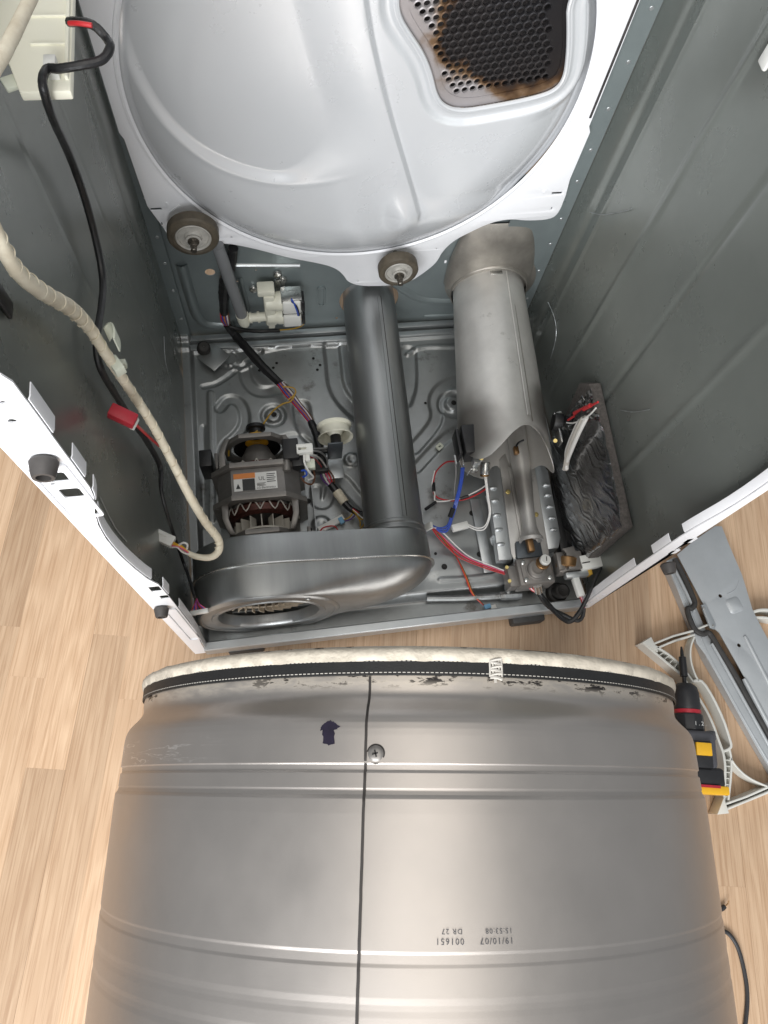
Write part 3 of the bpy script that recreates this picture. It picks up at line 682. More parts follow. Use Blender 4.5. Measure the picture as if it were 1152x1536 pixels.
# thermostats and brackets beside the tube
tb = P(700, 668, z=.17)
th = M().box(P(703, 665, z=.19), (.026, .052, .040)).build('thermal_cutout', m_black, dryer, bevel=.0025); th['label'] = 'black thermal cutout block beside the burner tube'
M().box(P(686, 668, z=.185), (.006, .046, .034)).build('cover', m_black, th, bevel=.0015)
M().box(P(714, 664, z=.185), (.0018, .050, .036)).build('mounting_plate', m_bright, th)
for (px, py) in ((683, 690), (694, 692)): M().box(P(px, py, z=.185), (.0022, .016, .005)).build('blade_terminal', m_bright, th)
M().box(P(713, 688, z=.18), (.012, .024, .018)).build('bracket', m_galv2, th, bevel=.001)
M().box(P(712, 705, z=.165), (.010, .006, .012)).build('bracket', m_bright, th, bevel=.001)
M().tube([P(700, 713, z=.16), P(706, 704, z=.165), P(716, 699, z=.17), P(722, 690, z=.18)], .0012, 6).build('bracket', m_bright, th)
fs_ = M().cyl(P(728, 693, z=.16), P(727, 712, z=.15), .0085, .0085, 24).build('flame_sensor', m_bright, dryer, bevel=.001); fs_['label'] = 'small bright cylindrical flame sensor'
M().cyl(P(727, 711, z=.151), P(727, 714, z=.149), .0078, .0078, 20).build('end_seal', m_bronze, fs_)
hl_ = M().cyl(P(829, 632, z=.205), P(842, 634, z=.205), .016, .016, 28).build('high_limit_thermostat', m_black, dryer, bevel=.001); hl_['label'] = 'round thermostat clipped to the burner tube side'
c = P(834, 629, z=.205)
M().box(P(838, 622, z=.215), (.014, .010, .003), Matrix.Rotation(R_(15), 3, 'Z')).build('mounting_plate', m_bright, hl_, bevel=.0008)
M().box(P(846, 636, z=.205), (.020, .020, .004), Matrix.Rotation(R_(25), 3, 'Y')).build('mounting_plate', m_bright, hl_, bevel=.0008)
M().box(P(838, 655, z=.20), (.003, .030, .022)).build('bracket', m_bright, hl_, bevel=.0008)
M().cyl(P(848, 631, z=.215), P(856, 630, z=.215), .008, .006, 14).build('terminal_boot', m_black, hl_)
M().cyl(P(833, 661, z=.207), P(833, 661, z=.212), .0038, .0034, 10).build('screw', m_brass, hl_)
M().cyl(P(722, 687, z=.20), P(722, 687, z=.206), .0042, .0036, 10).build('screw', m_brass, th)

# ---- blower housing (volute)
FC = Vector((-.215, 0, .135)); NB = 160
def vol_r(a):
    """outline radius, angle from +x counter-clockwise in (x, z)"""
    ca_, sa_ = math.cos(a), math.sin(a)
    pts = VOL; best = 0
    n = len(pts)
    for i in range(n):
        x1, z1 = pts[i]; x2, z2 = pts[(i + 1) % n]
        den = ca_ * (z2 - z1) - sa_ * (x2 - x1)
        if abs(den) < 1e-12: continue
        t = (x1 * (z2 - z1) - z1 * (x2 - x1)) / den; u = (x1 * sa_ - z1 * ca_) / den
        if t > 0 and -1e-6 <= u <= 1 + 1e-6: best = max(best, t)
    return best
VOL = chaikin([(.12, .098), (.0, .118), (-.055, .112), (-.098, .07), (-.113, .01), (-.105, -.05), (-.06, -.092), (.0, -.104), (.06, -.097), (.13, -.062), (.20, -.058), (.235, -.052), (.262, -.022), (.268, .015), (.258, .055), (.232, .078), (.19, .088)], 3, True)
VR = [vol_r(2 * math.pi * j / NB) for j in range(NB)]
def vring(y, k, sc=1.0, add=0):
    """k=1 full outline, k=0 inlet circle"""
    out = []
    for j in range(NB):
        a = 2 * math.pi * j / NB; r0 = VR[j]; rc = min(.112, VR[j] - .002); r = (rc + (r0 - rc) * k) * sc + add
        out.append((FC.x + r * math.cos(a), y, FC.z + r * math.sin(a)))
    return out
YS = .074
blower = M().rings([vring(.121, 1, .90), vring(.1205, 1, .985), vring(.118, 1), vring(YS + .001, 1)], True).build('blower_housing', m_duct, dryer, True, 50)
blower['label'] = 'brushed steel scroll blower housing with round inlet'
fr = []
for t in np.linspace(0, 1, 14):
    k = math.cos(t * math.pi / 2) ** .75 if t < 1 else 0
    fr.append(vring(YS - .0005 - (YS - .026) * math.sin(t * math.pi / 2) ** 1.15, k, 1))
fr += [vring(.0235, 0, .985), vring(.0225, 0, .96), vring(.0225, 0, .93), vring(.0240, 0, .915), vring(.0240, 0, .80), vring(.0225, 0, .785), vring(.0232, 0, .74), vring(.0255, 0, .705), vring(.032, 0, .685), vring(.042, 0, .675)]
fr_m = M().rings(fr, True).build('front_shell', m_duct, blower, True, 40); fr_m['label'] = 'brushed front half of the blower scroll'
M().rings([vring(YS + .0012, 1, 1, -.001), vring(YS + .0012, 1, 1, .0045), vring(YS - .0006, 1, 1, .0050), vring(YS - .0012, 1, 1, .0040), vring(YS - .0012, 1, 1, -.001)], True).build('seam_flange', m_bright, blower, True, 40)
# impeller
imp = M(); 
imp.lathe([(0, .062), (.004, .062), (.004, .050)], (FC.x, .056, FC.z), (0, -1, 0), 48)
imp_o = imp.build('impeller', m_imp, blower)
for k in range(26):
    a = 2 * math.pi * k / 26; m = M()
    r0, r1 = .046, .064
    pts = [(r0, a), (r0 * .5 + r1 * .5, a + .09), (r1, a + .22)]
    rs = [[(FC.x + r * math.cos(q), y, FC.z + r * math.sin(q)) for r, q in pts] for y in (.045, .105)]
    m.rings(rs, False).build('impeller_blade', m_imp, blower, True, 60, solid=.0012)
M().lathe([(0, .066), (.001, .0001)], (FC.x, .108, FC.z), (0, -1, 0), 40).build('impeller_plate', m_imp, blower)
M().lathe([(0, .018), (.02, .014), (.022, .0002)], (FC.x, .107, FC.z), (0, -1, 0), 24).build('impeller_hub', m_imp, blower)
q = P(462, 899, y=.022); M().lathe([(0, .0045), (.002, .004), (.003, .0005)], q, (0, -1, 0), 14).build('screw', m_bright, blower)
text('stamped_mark', '3 1 3 0'.replace(' ', ''), .010, lambda u, v: Vector((-.098 - u * 1.0 + .012, .094 - v, 0)) + Vector((0, 0, FC.z + float(np.interp(.117 - u * 1.0 + .012, [-.1, .0, .12, .19], [.09, .1125, .0965, .086])) + .0012)), m_ink, blower, 1.25)
# collar between scroll and exhaust duct
M().lathe([(0, RE + .003), (.012, RE + .003), (.014, RE + .0045), (.018, RE + .0045), (.02, RE + .001)], Vector((-.003, .112, .150)), ax, 64).build('outlet_collar', m_duct, blower)

# ---- motor
MX, MZ = -.212, .125
motor = M().lathe([(0, .058), (.06, .058)], (MX, .252, MZ), (0, -1, 0), 8, (True, True)).build('motor', m_lam, dryer, False); motor['label'] = 'dark open frame drive motor with rating label'
def oct_ring(rx, rz, cut, n=None): return [(-rx, -rz + cut), (-rx, rz - cut), (-rx + cut, rz), (rx - cut, rz), (rx, rz - cut), (rx, -rz + cut), (rx - cut, -rz), (-rx + cut, -rz)]
# stator stack
M().rings([[(MX + x, y, MZ + z) for x, z in oct_ring(.066, .066, .024)] for y in (.252, .206)], True, True, True).build('stator', m_lam, motor, False)
def bell(y_in, y_out, name):
    """cast end frame: flange band, posts and a nose ring"""
    sg = 1 if y_out > y_in else -1
    o = plate(name, [(MX + x, MZ + z) for x, z in oct_ring(.074, .074, .032)], [[(MX + x, MZ + z) for x, z in oct_ring(.062, .062, .027)]], .007, lambda u, v, w: Vector((u, y_in + sg * .005 + w, v)), m_alu, motor, .001)
    plate('frame_ring', [(MX + x, MZ + z) for x, z in oct_ring(.054, .054, .028)], [circ(MX, MZ, .046, 28)], .006, lambda u, v, w: Vector((u, y_out + w, v)), m_alu, motor, .001)
    for (xx, zz, tx, tz) in ((-.055, .052, -.046, .044), (.055, .052, .046, .044), (-.055, -.052, -.046, -.044), (.055, -.052, .046, -.044)):
        a = Vector((MX + xx, y_in + sg * .006, MZ + zz)); c = Vector((MX + tx, y_out, MZ + tz))
        rs = []
        for t in (0, .5, .8, 1):
            q = a.lerp(c, t); wd = .0055 - .001 * t; q += Vector((0, 0, 0)) + Vector((math.copysign(.006, xx), 0, math.copysign(.006, zz))) * math.sin(math.pi * t) * .8
            rs.append([q + Vector((sx_ * wd, 0, sz_ * .004)) for sx_, sz_ in ((-1, -1), (1, -1), (1, 1), (-1, 1))])
        M().rings(rs, True, True, True).build('frame_post', m_alu, motor, bevel=.0012)
    return o
bell(.252, .318, 'end_frame'); bell(.206, .150, 'end_frame')
# windings and lacing
for (y0, y1) in ((.252, .272), (.206, .186)):
    sg = 1 if y1 > y0 else -1
    M().lathe([(0, .050), (.010, .058), (.020, .056), (.024, .048), (.02, .036), (0, .034)], (MX, y0, MZ), (0, sg, 0), 40).build('copper_winding', m_copper, motor)
    pts = []
    for k in range(33):
        a = 2 * math.pi * k / 32; q = .004 if k % 2 else .021; r = .0595 if k % 2 == 0 else .0575
        pts.append((MX + r * math.sin(a), y0 + sg * q, MZ + r * math.cos(a)))
    M().tube(pts, .0011, 5, 3).build('lacing', m_string, motor)
# front cooling fan
M().lathe([(0, .047), (.003, .047), (.003, .012), (0, .012)], (MX, .158, MZ), (0, 1, 0), 40).build('cooling_fan', m_fan, motor)
for k in range(16):
    a = 2 * math.pi * k / 16; c = Vector((MX + .037 * math.sin(a), .170, MZ + .037 * math.cos(a)))
    M().box(c, (.0014, .022, .020), Matrix.Rotation(a, 3, 'Y')).build('fan_blade', m_fan, motor)
# rear nose: hub, yellow ring, pulley
M().lathe([(0, .040), (.006, .040), (.010, .030), (.012, .020)], (MX, .318, MZ), (0, 1, 0), 32).build('rear_cover', m_black, motor)
M().lathe([(-.050, .030), (-.02, .030), (-.01, .024), (.0, .020)], (MX, .318, MZ), (0, 1, 0), 32).build('bearing_boss', m_alu, motor)
M().lathe([(0, .0205), (.007, .0215), (.012, .019), (.0125, .012)], (MX, .330, MZ), (0, 1, 0), 32).build('yellow_ring', m_yellow, motor)
M().lathe([(0, .012), (.012, .0125), (.014, .0165), (.020, .0165), (.022, .012), (.022, .0003)], (MX, .342, MZ), (0, 1, 0), 28).build('drive_pulley', m_black, motor)
# label
lz = MZ + .0665
def lab(u, v): return Vector((MX - .038 + u, .2145 + v, lz + .0004))
plate('rating_label', [(0, 0), (.068, 0), (.068, .030), (0, .030)], [], .0003, lambda u, v, w: lab(u, v) + Vector((0, 0, w)), m_lab_w, motor)
def patch(u0, v0, u1, v1, mt, nm='label_print'):
    M().add([lab(u0, v0) + Vector((0, 0, .0007)), lab(u1, v0) + Vector((0, 0, .0007)), lab(u1, v1) + Vector((0, 0, .0007)), lab(u0, v1) + Vector((0, 0, .0007))], [(0, 1, 2, 3)]).build(nm, mt, motor, False)
patch(0, .021, .034, .030, m_lab_o); patch(.0135, .0, .033, .020, m_lab_k)
M().add([lab(.003, .004) + Vector((0, 0, .0007)), lab(.010, .004) + Vector((0, 0, .0007)), lab(.0065, .013) + Vector((0, 0, .0007))], [(0, 1, 2)]).build('label_print', m_lab_k, motor, False)
for k in range(5): patch(.052, .012 + k * .0033, .066 - .002 * (k % 2), .0132 + k * .0033, m_lab_k)
for k in range(3): patch(.036, .0065 + k * .002, .050 - .002 * (k % 2), .0073 + k * .002, m_lab_k)
text('label_print', 'UL', .009, lambda u, v: lab(.039 + u, .016 + v) + Vector((0, 0, .0008)), m_lab_k, motor)
text('label_print', 'LG Electronics', .0052, lambda u, v: lab(.0355 + u * .95, .0015 + v) + Vector((0, 0, .0008)), m_lab_k, motor)
# mounting bracket, switch and connector
M().box((MX, .235, .062), (.150, .17, .008)).build('motor_mount', m_galv, motor, bevel=.001)
for sx_ in (-1, 1):
    M().box((MX + sx_ * .072, .31, .085), (.006, .03, .05)).build('mount_cradle', m_alu, motor, bevel=.001); M().box((MX + sx_ * .074, .16, .085), (.006, .03, .05)).build('mount_cradle', m_alu, motor, bevel=.001)
sp = P(432, 680, z=.19)
M().box(P(436, 678, z=.185), (.026, .036, .030)).build('start_switch', m_black, motor, bevel=.002)
M().box(P(447, 692, z=.175), (.020, .030, .030)).build('start_switch', m_black, motor, bevel=.002)
M().cyl(P(429, 684, z=.19), P(430, 707, z=.19), .0065, .0065, 16).build('capacitor', m_alu, motor, bevel=.001)
cc = P(457, 674, z=.20); plate('switch_connector', rrect(0, 0, .025, .014, .001), [rrect(-.004, 0, .014, .006, .0006)], .010, lambda u, v, w: cc + Vector((u, v, w)), m_conn, motor, .0006)
M().box(cc + Vector((0, 0, -.003)), (.012, .007, .006)).build('connector_core', m_ivory, motor)
M().box(P(460, 686, z=.19), (.010, .016, .010)).build('switch_connector', m_conn, motor, bevel=.001)
M().box(P(466, 697, z=.18), (.014, .016, .012)).build('switch_connector', m_clip, motor, bevel=.001)
# side bracket wing on the wall side
M().box((MX - .082, .285, .15), (.020, .03, .055)).build('mount_wing', m_black, motor, bevel=.002)

# ---- idler pulley
ip = P(502, 640, z=.16)
idl = M().lathe([(-.013, .030), (-.0115, .0305), (-.009, .026), (.006, .025), (.0085, .0295), (.011, .030), (.011, .022), (-.010, .008)], (ip.x, ip.y - .004, .150), (0, 1, 0), 44).build('idler_pulley', m_ivory, dryer); idl['label'] = 'cream plastic belt idler pulley wheel'
M().cyl((ip.x, ip.y - .03, .150), (ip.x, ip.y + .004, .150), .009, .009, 18).build('pulley_axle', m_black, idl)
M().box((ip.x - .002, ip.y - .030, .128), (.026, .003, .062)).build('pulley_bracket', m_slate, idl, bevel=.001)
M().box((ip.x - .004, ip.y - .040, .072), (.034, .036, .003)).build('pulley_bracket', m_galv2, idl, bevel=.001)
M().box((ip.x - .030, ip.y - .040, .085), (.030, .022, .018)).build('belt_switch', m_black, idl, bevel=.002)

# ---- gas burner
bz = .085
def quad_plate(name, pxs, z, th_, mt, par, bev=.0012):
    pts = [P(a, c, z=z) for a, c in pxs]; m = M(); lo = [q + Vector((0, 0, -th_)) for q in pts]
    n = len(pts); m.v = [tuple(q) for q in pts + lo]; m.f = [tuple(range(n)), tuple(range(2 * n - 1, n - 1, -1))] + [(i, i + n, (i + 1) % n + n, (i + 1) % n) for i in range(n)]
    return m.build(name, mt, par, True, 30, bevel=bev)
burner = quad_plate('gas_burner', [(749, 690), (757, 680), (797, 682), (801, 694), (824, 830), (822, 836), (771, 840), (767, 830)], .098, .003, m_heat, dryer); burner['label'] = 'burner venturi on a ribbed steel mounting tray'
lpl = quad_plate('ribbed_side_plate', [(729, 704), (736, 696), (751, 693), (770, 826), (768, 840), (748, 840)], .094, .022, m_galv2, burner)
rpl = quad_plate('ribbed_side_plate', [(800, 690), (814, 696), (822, 706), (841, 806), (838, 822), (822, 824)], .094, .022, m_galv2, burner)
for k, t in enumerate((.22, .36, .52, .68, .84)):
    for (a, c) in (((731, 702), (749, 838)), ((821, 704), (838, 812))):
        px = a[0] + (c[0] - a[0]) * t + (5 if a[0] < 790 else -5); py = a[1] + (c[1] - a[1]) * t; q = P(px, py, z=.095)
        m = M(); m.lathe([(-.007, .0002), (-.0068, .002), (-.004, .0036), (.004, .0036), (.0068, .002), (.007, .0002)], q, (1, -.05, 0), 12); m.build('pressed_rib', m_galv2, burner)
quad_plate('tray_end', [(770, 838), (822, 834), (826, 848), (772, 852)], .100, .004, m_galv, burner)
quad_plate('orifice_bracket', [(774, 812), (810, 808), (815, 834), (776, 838)], .108, .014, m_slate, burner)
va_, vb_ = P(776, 660, z=.125), P(797, 812, z=.118)
VL = (vb_ - va_).length
M().lathe([(-.03, .0165), (VL * .25, .0165), (VL * .45, .0155), (VL * .70, .0125), (VL * .86, .0125), (VL * .94, .0160), (VL * .97, .0205), (VL, .0205), (VL, .018), (VL * .9, .008)], va_, vb_ - va_, 32).build('venturi_tube', m_heat, burner)
quad_plate('venturi_saddle', [(762, 700), (797, 697), (806, 815), (783, 818)], .103, .004, m_heat, burner)
M().box(P(795, 817, z=.122), (.011, .026, .012)).build('gas_orifice', m_bronze, burner, bevel=.002)
M().box(P(774, 676, z=.150), (.008, .014, .010)).build('igniter_post', m_bronze, burner, bevel=.001)
M().tube([P(786, 660, z=.165), P(778, 664, z=.16), P(774, 670, z=.157)], .002, 6).build('igniter_post', m_black, burner)
for (px, py) in ((762, 738), (804, 772)):
    q = P(px, py, z=.099); M().lathe([(0, .0048), (.0012, .0048), (.0015, .0036), (.004, .0033), (.0042, .0002)], q, (0, 0, 1), 6).build('hex_screw', m_brass, burner, False)
# black and slate plates filling the dark space between burner and pad
quad_plate('gap_plate', [(826, 700), (842, 700), (862, 840), (845, 840), (836, 800)], .075, .02, m_black, burner)
quad_plate('gap_plate', [(846, 705), (856, 715), (872, 835), (862, 842)], .10, .004, m_slate, burner)

# ---- gas valve
gv = P(801, 858, z=.10)
val = M().box((gv.x, gv.y, .088), (.062, .048, .045)).build('gas_valve', m_alu, dryer, bevel=.004); val['label'] = 'cast aluminium gas valve with round regulator and white cap'
zt = .111
plate('cover_plate', rrect(0, 0, .050, .042, .005), [], .003, lambda u, v, w: Vector((gv.x + .001 + u, gv.y - .001 + v, zt + w)), m_alu, val, .001)
M().lathe([(0, .0185), (.004, .0185), (.005, .0165), (.009, .0160), (.011, .0135), (.0115, .010), (.010, .0095), (.010, .0003)], (gv.x, gv.y, zt), (0, 0, 1), 40).build('regulator_dome', m_alu, val)
M().lathe([(0, .0115), (.004, .0115), (.005, .0105), (.0115, .0098), (.012, .0098)], (gv.x + .010, gv.y + .008, zt + .008), (.1, .1, 1), 28).build('threaded_collar', m_bronze, val)
M().lathe([(0, .0092), (.007, .0090), (.008, .0082), (.008, .0003)], (gv.x + .012, gv.y + .010, zt + .017), (.1, .1, 1), 28).build('white_cap', m_conn, val)
M().box((gv.x + .0135, gv.y + .011, zt + .0254), (.0012, .008, .0012), Matrix.Rotation(R_(-10), 3, 'Z')).build('cap_slot', m_black, val)
for (dx, dy) in ((-.020, -.015), (.021, -.015), (-.020, .015), (.021, .016)):
    M().lathe([(0, .004), (.002, .004), (.003, .003), (.0032, .0002)], (gv.x + dx, gv.y + dy, zt + .001), (0, 0, 1), 14).build('screw', m_bright, val)
M().box((gv.x - .038, gv.y - .003, .085), (.016, .036, .036)).build('side_cover', m_alu, val, bevel=.002)
for dz in (-.012, .012): M().cyl((gv.x - .045, gv.y + dz, .098), (gv.x - .047, gv.y + dz, .106), .003, .003, 10).build('screw', m_brass, val)
cl_ = P(851, 843, z=.115)
M().box(cl_ + Vector((.002, .0, -.010)), (.042, .036, .030)).build('valve_block', m_alu, val, bevel=.003)
coil = plate('coil_frame', [(-.011, .019), (.006, .021), (.008, .012), (.016, .012), (.016, .001), (.011, -.004), (.012, -.016), (-.009, -.015), (-.006, -.004), (-.010, .004), (-.007, .011)], [], .006, lambda u, v, w: cl_ + Vector((u + .004, v, .012 + w)), m_alu, val, .0012)
M().lathe([(-.009, .0160), (-.007, .0185), (.007, .0185), (.009, .0160)], cl_ + Vector((-.002, -.002, .002)), (.25, 1, .1), 24, (True, True)).build('coil_winding', m_bronze, val)
M().box(cl_ + Vector((-.016, .000, .009)), (.012, .030, .010)).build('coil_bracket', m_alu, val, bevel=.002)
M().box(cl_ + Vector((.010, -.024, .000)), (.040, .010, .014)).build('coil_bracket', m_galv2, val, bevel=.002)
M().box(cl_ + Vector((.033, -.012, -.004)), (.008, .030, .020)).build('coil_bracket', m_ochre, val, bevel=.001)
wc = P(885, 843, z=.125); M().box(wc, (.036, .024, .014), Matrix.Rotation(R_(4), 3, 'Z')).build('coil_connector', m_conn, val, bevel=.001)
M().box(wc + Vector((-.010, -.002, .0072)), (.014, .0016, .001), Matrix.Rotation(R_(4), 3, 'Z')).build('connector_slot', m_black, val)
M().box(P(867, 881, z=.11), (.011, .032, .012), Matrix.Rotation(R_(6), 3, 'Z')).build('coil_connector', m_conn, val, bevel=.001)
M().cyl(P(806, 876, z=.10), P(808, 886, z=.085), .0085, .0085, 18).build('pipe_nipple', m_bright, val)
# gas pipe along the base
M().tube([P(640, 898, z=.05), P(700, 897, z=.05), P(760, 893, z=.05), P(775, 885, z=.055)], .0055, 10).build('gas_pipe', m_galv, val)
M().tube([P(762, 893, z=.055), P(762, 860, z=.06)], .006, 10).build('gas_pipe', m_galv, val)
M().lathe([(-.018, .0075), (-.01, .0085), (.012, .0085), (.02, .007)], P(765, 893, z=.053), (1, -.05, 0), 8, (True, True)).build('pipe_nut', m_galv, val, False)

# ---- steam water inlet valve on the back panel
wv = P(405, 462, y=D - .035)
wiv = M().box((wv.x, D - .03, wv.z), (.020, .030, .082)).build('water_inlet_valve', m_ivory, dryer, bevel=.004); wiv['label'] = 'ivory twin solenoid water inlet valve'
for k, dz in enumerate((.018, -.020)):
    M().lathe([(-.012, .0155), (.006, .0165), (.008, .0175), (.016, .0175)], (wv.x + .006, D - .035, wv.z + dz), (1, 0, 0), 24, (True, True)).build('valve_body', m_ivory, wiv)
    M().box((wv.x + .038, D - .036, wv.z + dz), (.032, .034, .032)).build('solenoid_coil', m_conn, wiv, bevel=.003)
    M().box((wv.x + .0385, D - .034, wv.z + dz + .0), (.036, .030, .0365)).build('coil_yoke', m_bright, wiv, bevel=.001)
    M().box((wv.x + .058, D - .038, wv.z + dz), (.006, .026, .024)).build('terminal_block', m_black, wiv, bevel=.001)
M().lathe([(0, .0085), (.012, .0085), (.012, .0105), (.016, .0105), (.016, .008), (.026, .008), (.026, .010), (.030, .010), (.030, .0075), (.040, .0065)], (wv.x - .008, D - .036, wv.z - .022), (-1, 0, -.05), 20, (True, True)).build('outlet_spigot', m_ivory, wiv)
M().box((wv.x, D - .028, wv.z - .05), (.012, .016, .022)).build('valve_foot', m_ivory, wiv, bevel=.002)
M().box((wv.x - .004, D - .03, wv.z + .046), (.030, .024, .014)).build('valve_head', m_ivory, wiv, bevel=.003)
for (px, py) in ((380, 432), (416, 410), (424, 418)): M().lathe([(0, .008), (.003, .008), (.006, .006), (.007, .0003)], P(px, py, y=D), (0, -1, 0), 14).build('screw', m_bright, wiv)
M().box(P(420, 426, y=D - .004), (.018, .006, .024)).build('mount_bracket', m_bright, wiv, bevel=.001)

# ---- cream control box high on the wall side
cbz = .885
c0 = P(106, 136, z=cbz); c1 = P(106, -60, z=cbz)
xl = -XW + .004
ctop = [(c0.x, c0.y), (c0.x, c0.y + .20), (xl, c0.y + .20), (xl, c0.y + .045)] 
pA = P(14, 98, z=cbz); pB = P(29, 138, z=cbz)
ctop = [(c0.x, c0.y), (c0.x, c0.y + .22), (pA.x - .010, c0.y + .22), (pA.x - .010, pA.y + .025), (pA.x, pA.y), (pB.x, pB.y)]
box_ = M().rings([[(x, y, z) for x, y in ctop] for z in (cbz, cbz - .007)], True, True, True).build('control_box', m_cream, dryer, bevel=.0012); box_['label'] = 'cream plastic control box with ribbed lid'
for py in (24, 66):
    a = P(46, py, z=cbz); bb = P(104, py + 2, z=cbz); M().box(((a + bb) / 2 + Vector((0, 0, .0005))), ((bb - a).length, .0016, .0022)).build('lid_rib', m_cream, box_, bevel=.0005)
M().box((c0.x - .0025, c0.y + .115, cbz + .0012), (.0025, .21, .004)).build('lid_edge', m_cream, box_, bevel=.0006)
M().box(P(16, 125, z=cbz - .006), (.010, .012, .004), Matrix.Rotation(R_(25), 3, 'Z')).build('mounting_ear', m_clip, box_, bevel=.0012)
M().box(P(78, 101, z=cbz + .006), (.0078, .0095, .012)).build('plug', m_conn, box_, bevel=.0008)
M().box(((xl + pA.x) / 2 - .002, c0.y + .14, cbz - .004), (.03, .05, .005)).build('wall_bracket', m_clip, box_)
# small clips fixed to walls
q = P(1152, 84, x=XW - .004); M().box(q, (.005, .016, .022)).build('wall_clip', m_conn, rw, bevel=.002)
q = P(3, 447, x=-XW + .004); M().box(q, (.004, .014, .030)).build('wall_grommet', m_black, lw, bevel=.002)

# ================================================================ INSULATION PAD
pad = thing('insulation_pad', 'crinkled black foil insulation pad on dark foam leaning on the side panel', 'insulation pad', (.33, .19, ZB))
fo = [(.320, .262), (.300, .292), (.066, .272), (.060, .048), (.262, .048), (.300, .15)]
plate('foam_backing', fo, [], .016, lambda u, v, w: Vector((.3305 + w, u + .001 * math.sin(v * 300), v)), m_foam, pad, .002)
def foil(a, c):
    y = .064 + a * .236; zt_ = .270 + .03 * math.sin(a * 2.1 + .3) - .028 * max(0, a - .75) * 4; z0 = .055 + .05 * max(0, a - .7)
    z = z0 + c * (zt_ - z0)
    bul = .013 * (math.sin(math.pi * min(max(a, .0), 1)) ** .5) * (math.sin(math.pi * min(max(c, 0), 1)) ** .5)
    q = Vector((y * 34 + z * 52, (z * .5 - y) * 9, 2.0)); cr = (1 - abs(mnoise.noise(q))) ** 11 * .0011 + mnoise.noise(Vector((y * 16, z * 16, 5))) * .0008
    q2 = Vector((y * 90 + z * 130, (z * .5 - y) * 22, 8.0)); cr += (1 - abs(mnoise.noise(q2))) ** 12 * .0006
    ed = .006 * mnoise.noise(Vector((a * 9, c * 9, 1)))
    return (.3205 - bul - cr, y + ed, z + ed)
M().grid(foil, 200, 200).build('foil_cover', m_foil, pad, True, 40)
def lipf(a, c):
    z = .050 + .02 * c + .004 * mnoise.noise(Vector((a * 14, c * 3, 1))); y = .07 + a * .19
    return (.322 - .026 * (1 - c) ** .6 + .004 * mnoise.noise(Vector((a * 22, c * 2, 4))), y, z)
M().grid(lipf, 60, 10).build('folded_edge', m_foam, pad, True, 60)
ft = M()
def flap(a, c):
    q = P(856, 634, x=.318).lerp(P(889, 618, x=.318), a).lerp(P(870, 600, x=.318).lerp(P(888, 582, x=.318), a), c); return q + Vector((-.004 * mnoise.noise(q * 60) - .003 * mnoise.noise(q * 170), 0, 0))
M().grid(flap, 26, 26).build('foil_flap', m_foil, pad, True, 40)

# ================================================================ WIRES
def wire(pts, r, mt, par=None, name='wire', n=8, sub=6, jitter=0): return M().tube(pts, r, n, sub, jitter).build(name, mt, par)
def pts3(L): return [P(a, c, z=z) for a, c, z in L]
# cream taped harness
h1_ = thing('taped_harness', 'thick cream tape wrapped wiring harness dangling a white plug', 'wiring harness', (-.30, .2, ZB))
def wl(px, py, off): return P(px, py, x=-XW + off)
path = [wl(72, -60, .060), wl(40, 10, .052), wl(8, 75, .045), wl(-30, 145, .036), wl(-48, 240, .028), wl(-8, 345, .024), wl(24, 405, .022), wl(62, 437, .022), wl(105, 462, .022), wl(133, 490, .022), wl(165, 540, .026), wl(200, 592, .030), wl(232, 642, .036), wl(262, 700, .044), P(285, 745, z=.40), P(308, 783, z=.345), P(327, 808, z=.31), P(328, 826, z=.30), P(315, 836, z=.30), P(292, 834, z=.305), P(272, 823, z=.31)]
rad = [.0040, .0040, .0042, .0043, .0044] + [.0046, .0050, .0058, .0064, .0056, .0050, .0051, .0052, .0053, .0055, .0056, .0054, .0052, .0046, .0040, .0028]
wire(path, rad, m_ctape, h1_, 'taped_sleeve', 14, 8, .025)
# spiral tape edges
spn = 0
for k in range(5, 17):
    for t in (.15, .5, .85):
        q = path[k].lerp(path[k + 1], t); d_ = (path[k + 1] - path[k]).normalized(); r = rad[k] * (1 - t) + rad[k + 1] * t
        ringp = []
        n0 = d_.orthogonal().normalized(); b0 = d_.cross(n0)
        for j in range(17):
            a = 2 * math.pi * j / 16; ringp.append(q + (n0 * math.cos(a) + b0 * math.sin(a)) * (r * .99) + d_ * (.012 * (j / 16 - .5)))
        M().tube(ringp, .0005, 5, 2).build('tape_turn', m_ctape, h1_)
e0 = P(264, 821, z=.31); pc = P(247, 808, z=.315)
M().box(pc, (.026, .015, .013), Matrix.Rotation(R_(-30), 3, 'Z') @ Matrix.Rotation(R_(8), 3, 'Y')).build('plug', m_conn, h1_, bevel=.001)
M().box(pc + Vector((-.004, .006, .0075)), (.018, .0035, .003), Matrix.Rotation(R_(-30), 3, 'Z') @ Matrix.Rotation(R_(8), 3, 'Y')).build('plug_latch', m_conn, h1_, bevel=.0006)
for k, (mt, o) in enumerate(((m_yellow, 0), (m_yellow, .0018), (m_whitew, -.0025), (m_pink, -.0012))):
    wire([P(258, 816, z=.315) + Vector((0, o * 2, 0)), P(266, 819, z=.318) + Vector((0, o, .001)), P(274, 822 + (4 if k == 2 else 0), z=.316) + Vector((0, o, 0)), P(286, 832, z=.307)], .0011, mt, h1_)
wire([P(268, 818, z=.318), P(275, 814, z=.323), P(281, 817, z=.320), P(280, 824, z=.312)], .0014, m_whitew, h1_)
q = P(158, 528, x=-XW + .024)
clipm = M()
def clipfn(a, c):
    ang = R_(-20 + 130 * a); return q + Vector((.006 + .018 * math.sin(ang) * .6, .018 * math.cos(ang) - .002, .02 * c + .012 * math.sin(ang)))
clipm.grid(clipfn, 14, 3).build('harness_clip', m_clip, h1_, True, 60, solid=.0014)
